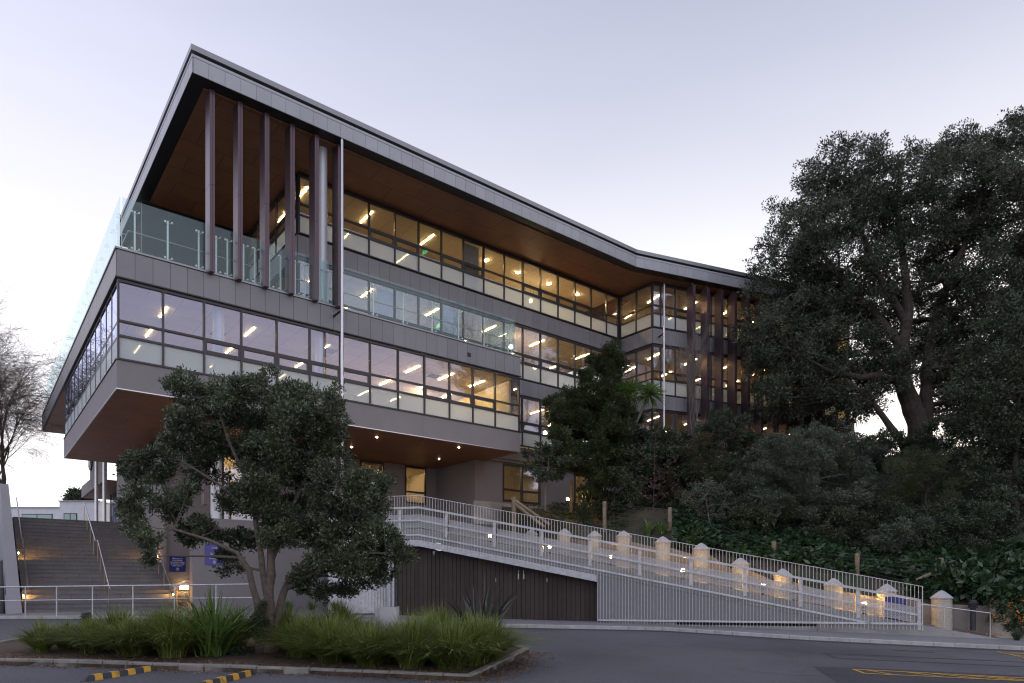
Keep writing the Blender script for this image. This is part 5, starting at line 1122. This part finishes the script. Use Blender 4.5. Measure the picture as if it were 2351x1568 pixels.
# broad leaved ground cover on the bank
gcv = []
def cover(x0, x1, ya, yb, n, seed, L, W_):
    r = random.Random(seed); P, D_ = [], []; HG = HN.reshape(NV, NU, 3); i = 0; tries = 0
    while i < n and tries < n*60:
        tries += 1; a, c = r.uniform(0, NV-1.001), r.uniform(0, NU-1.001); j, k = int(a), int(c); a -= j; c -= k
        b = (HG[j, k]*(1-c)+HG[j, k+1]*c)*(1-a)+(HG[j+1, k]*(1-c)+HG[j+1, k+1]*c)*a; x = CX+F_*b[0]/b[1]; y = HY-F_*(b[2]-EYE)/b[1]; f = (x-x0)/(x1-x0)
        if not (0 <= f <= 1 and ya[0]+(ya[1]-ya[0])*f <= y <= yb[0]+(yb[1]-yb[0])*f): continue
        i += 1; hgt = r.uniform(.1, .5)
        for q in range(9):
            g_ = r.uniform(0, 6.283); P.append(b+np.array([0, 0, hgt*.6])+np.array([math.cos(g_), math.sin(g_), 0])*.08); D_.append([math.cos(g_), math.sin(g_), r.uniform(-.2, .9)])
    return leaf_quads(np.array(P), unit(np.array(D_)), L, W_)
tag(mesh_np('acanthus_cover', np.concatenate([cover(1560, 2120, (1175, 1290), (1262, 1345), 900, 1, .34, .19), cover(2090, 2400, (1250, 1270), (1375, 1390), 900, 2, .38, .22)]), 4, lf_broad), 'glossy broad leaved ground cover spreading over the bank', 'ground cover', kind='stuff')
tag(mesh_np('low_cover', np.concatenate([cover(1200, 1600, (1150, 1150), (1215, 1240), 520, 3, .14, .06), cover(1550, 2400, (1060, 1100), (1240, 1300), 900, 4, .16, .07)]), 4, lf_dark), 'low scrub and weeds on the soil of the bank', 'ground cover', kind='stuff')
# overhanging acanthus on the right hand wall
v, e = foliage([(2215, 1340, 46, 22, 24.3), (2265, 1350, 42, 26, 24.0), (2310, 1365, 36, 22, 23.8), (2180, 1325, 26, 18, 24.8), (2330, 1330, 40, 40, 24.4), (2250, 1310, 60, 30, 25)], 1500, .26, .15, per=6); mesh_np('acanthus_plant', v, 4, lf_broad); tag(bpy.data.objects['acanthus_plant'], 'big glossy acanthus spilling over the retaining wall at right', 'plant')
# leaf litter along the kerbs
P, D_ = [], []
for i in range(2600):
    if i < 1300: a = fr[min(3, int(random.random()*4))]; j = random.randint(0, 3); p = fr[j].lerp(fr[j+1], random.random())+Vector((random.gauss(0, .2), random.gauss(.35, .3), 0)); hh = .105
    elif i < 2100: k = random.random(); p = fr[4].lerp(tip, k)+Vector((abs(random.gauss(.12, .35)), random.gauss(-.1, .25), 0)); hh = .012
    else: j = random.randint(0, 3); p = fr[j].lerp(fr[j+1], random.random())+Vector((random.gauss(0, .2), -abs(random.gauss(.03, .18)), 0)); hh = .012
    inside = inpoly(p.x, p.y, poly); P.append((p.x, p.y, G(p.x, p.y)+(.10 if inside else .012)+random.random()*.015)); D_.append((random.gauss(0, 1), random.gauss(0, 1), random.gauss(0, .15)))
tag(mesh_np('leaf_litter', leaf_quads(np.array(P), unit(np.array(D_)), .055, .03), 4, lf_dead), 'dry fallen leaves along the planter kerb', 'leaf litter', kind='stuff')
# ivy-like undergrowth around the foot of the planter tree
v, e = foliage([(588, 1440, 22, 34, 16.5), (595, 1400, 14, 26, 16.5), (560, 1500, 34, 16, 16.2), (650, 1520, 30, 12, 15.8)], 2600, .045, .022, per=6); mesh_np('undergrowth', v, 4, lf_dark); tag(bpy.data.objects['undergrowth'], 'small dark leafy undergrowth climbing the foot of the planter tree', 'plant')
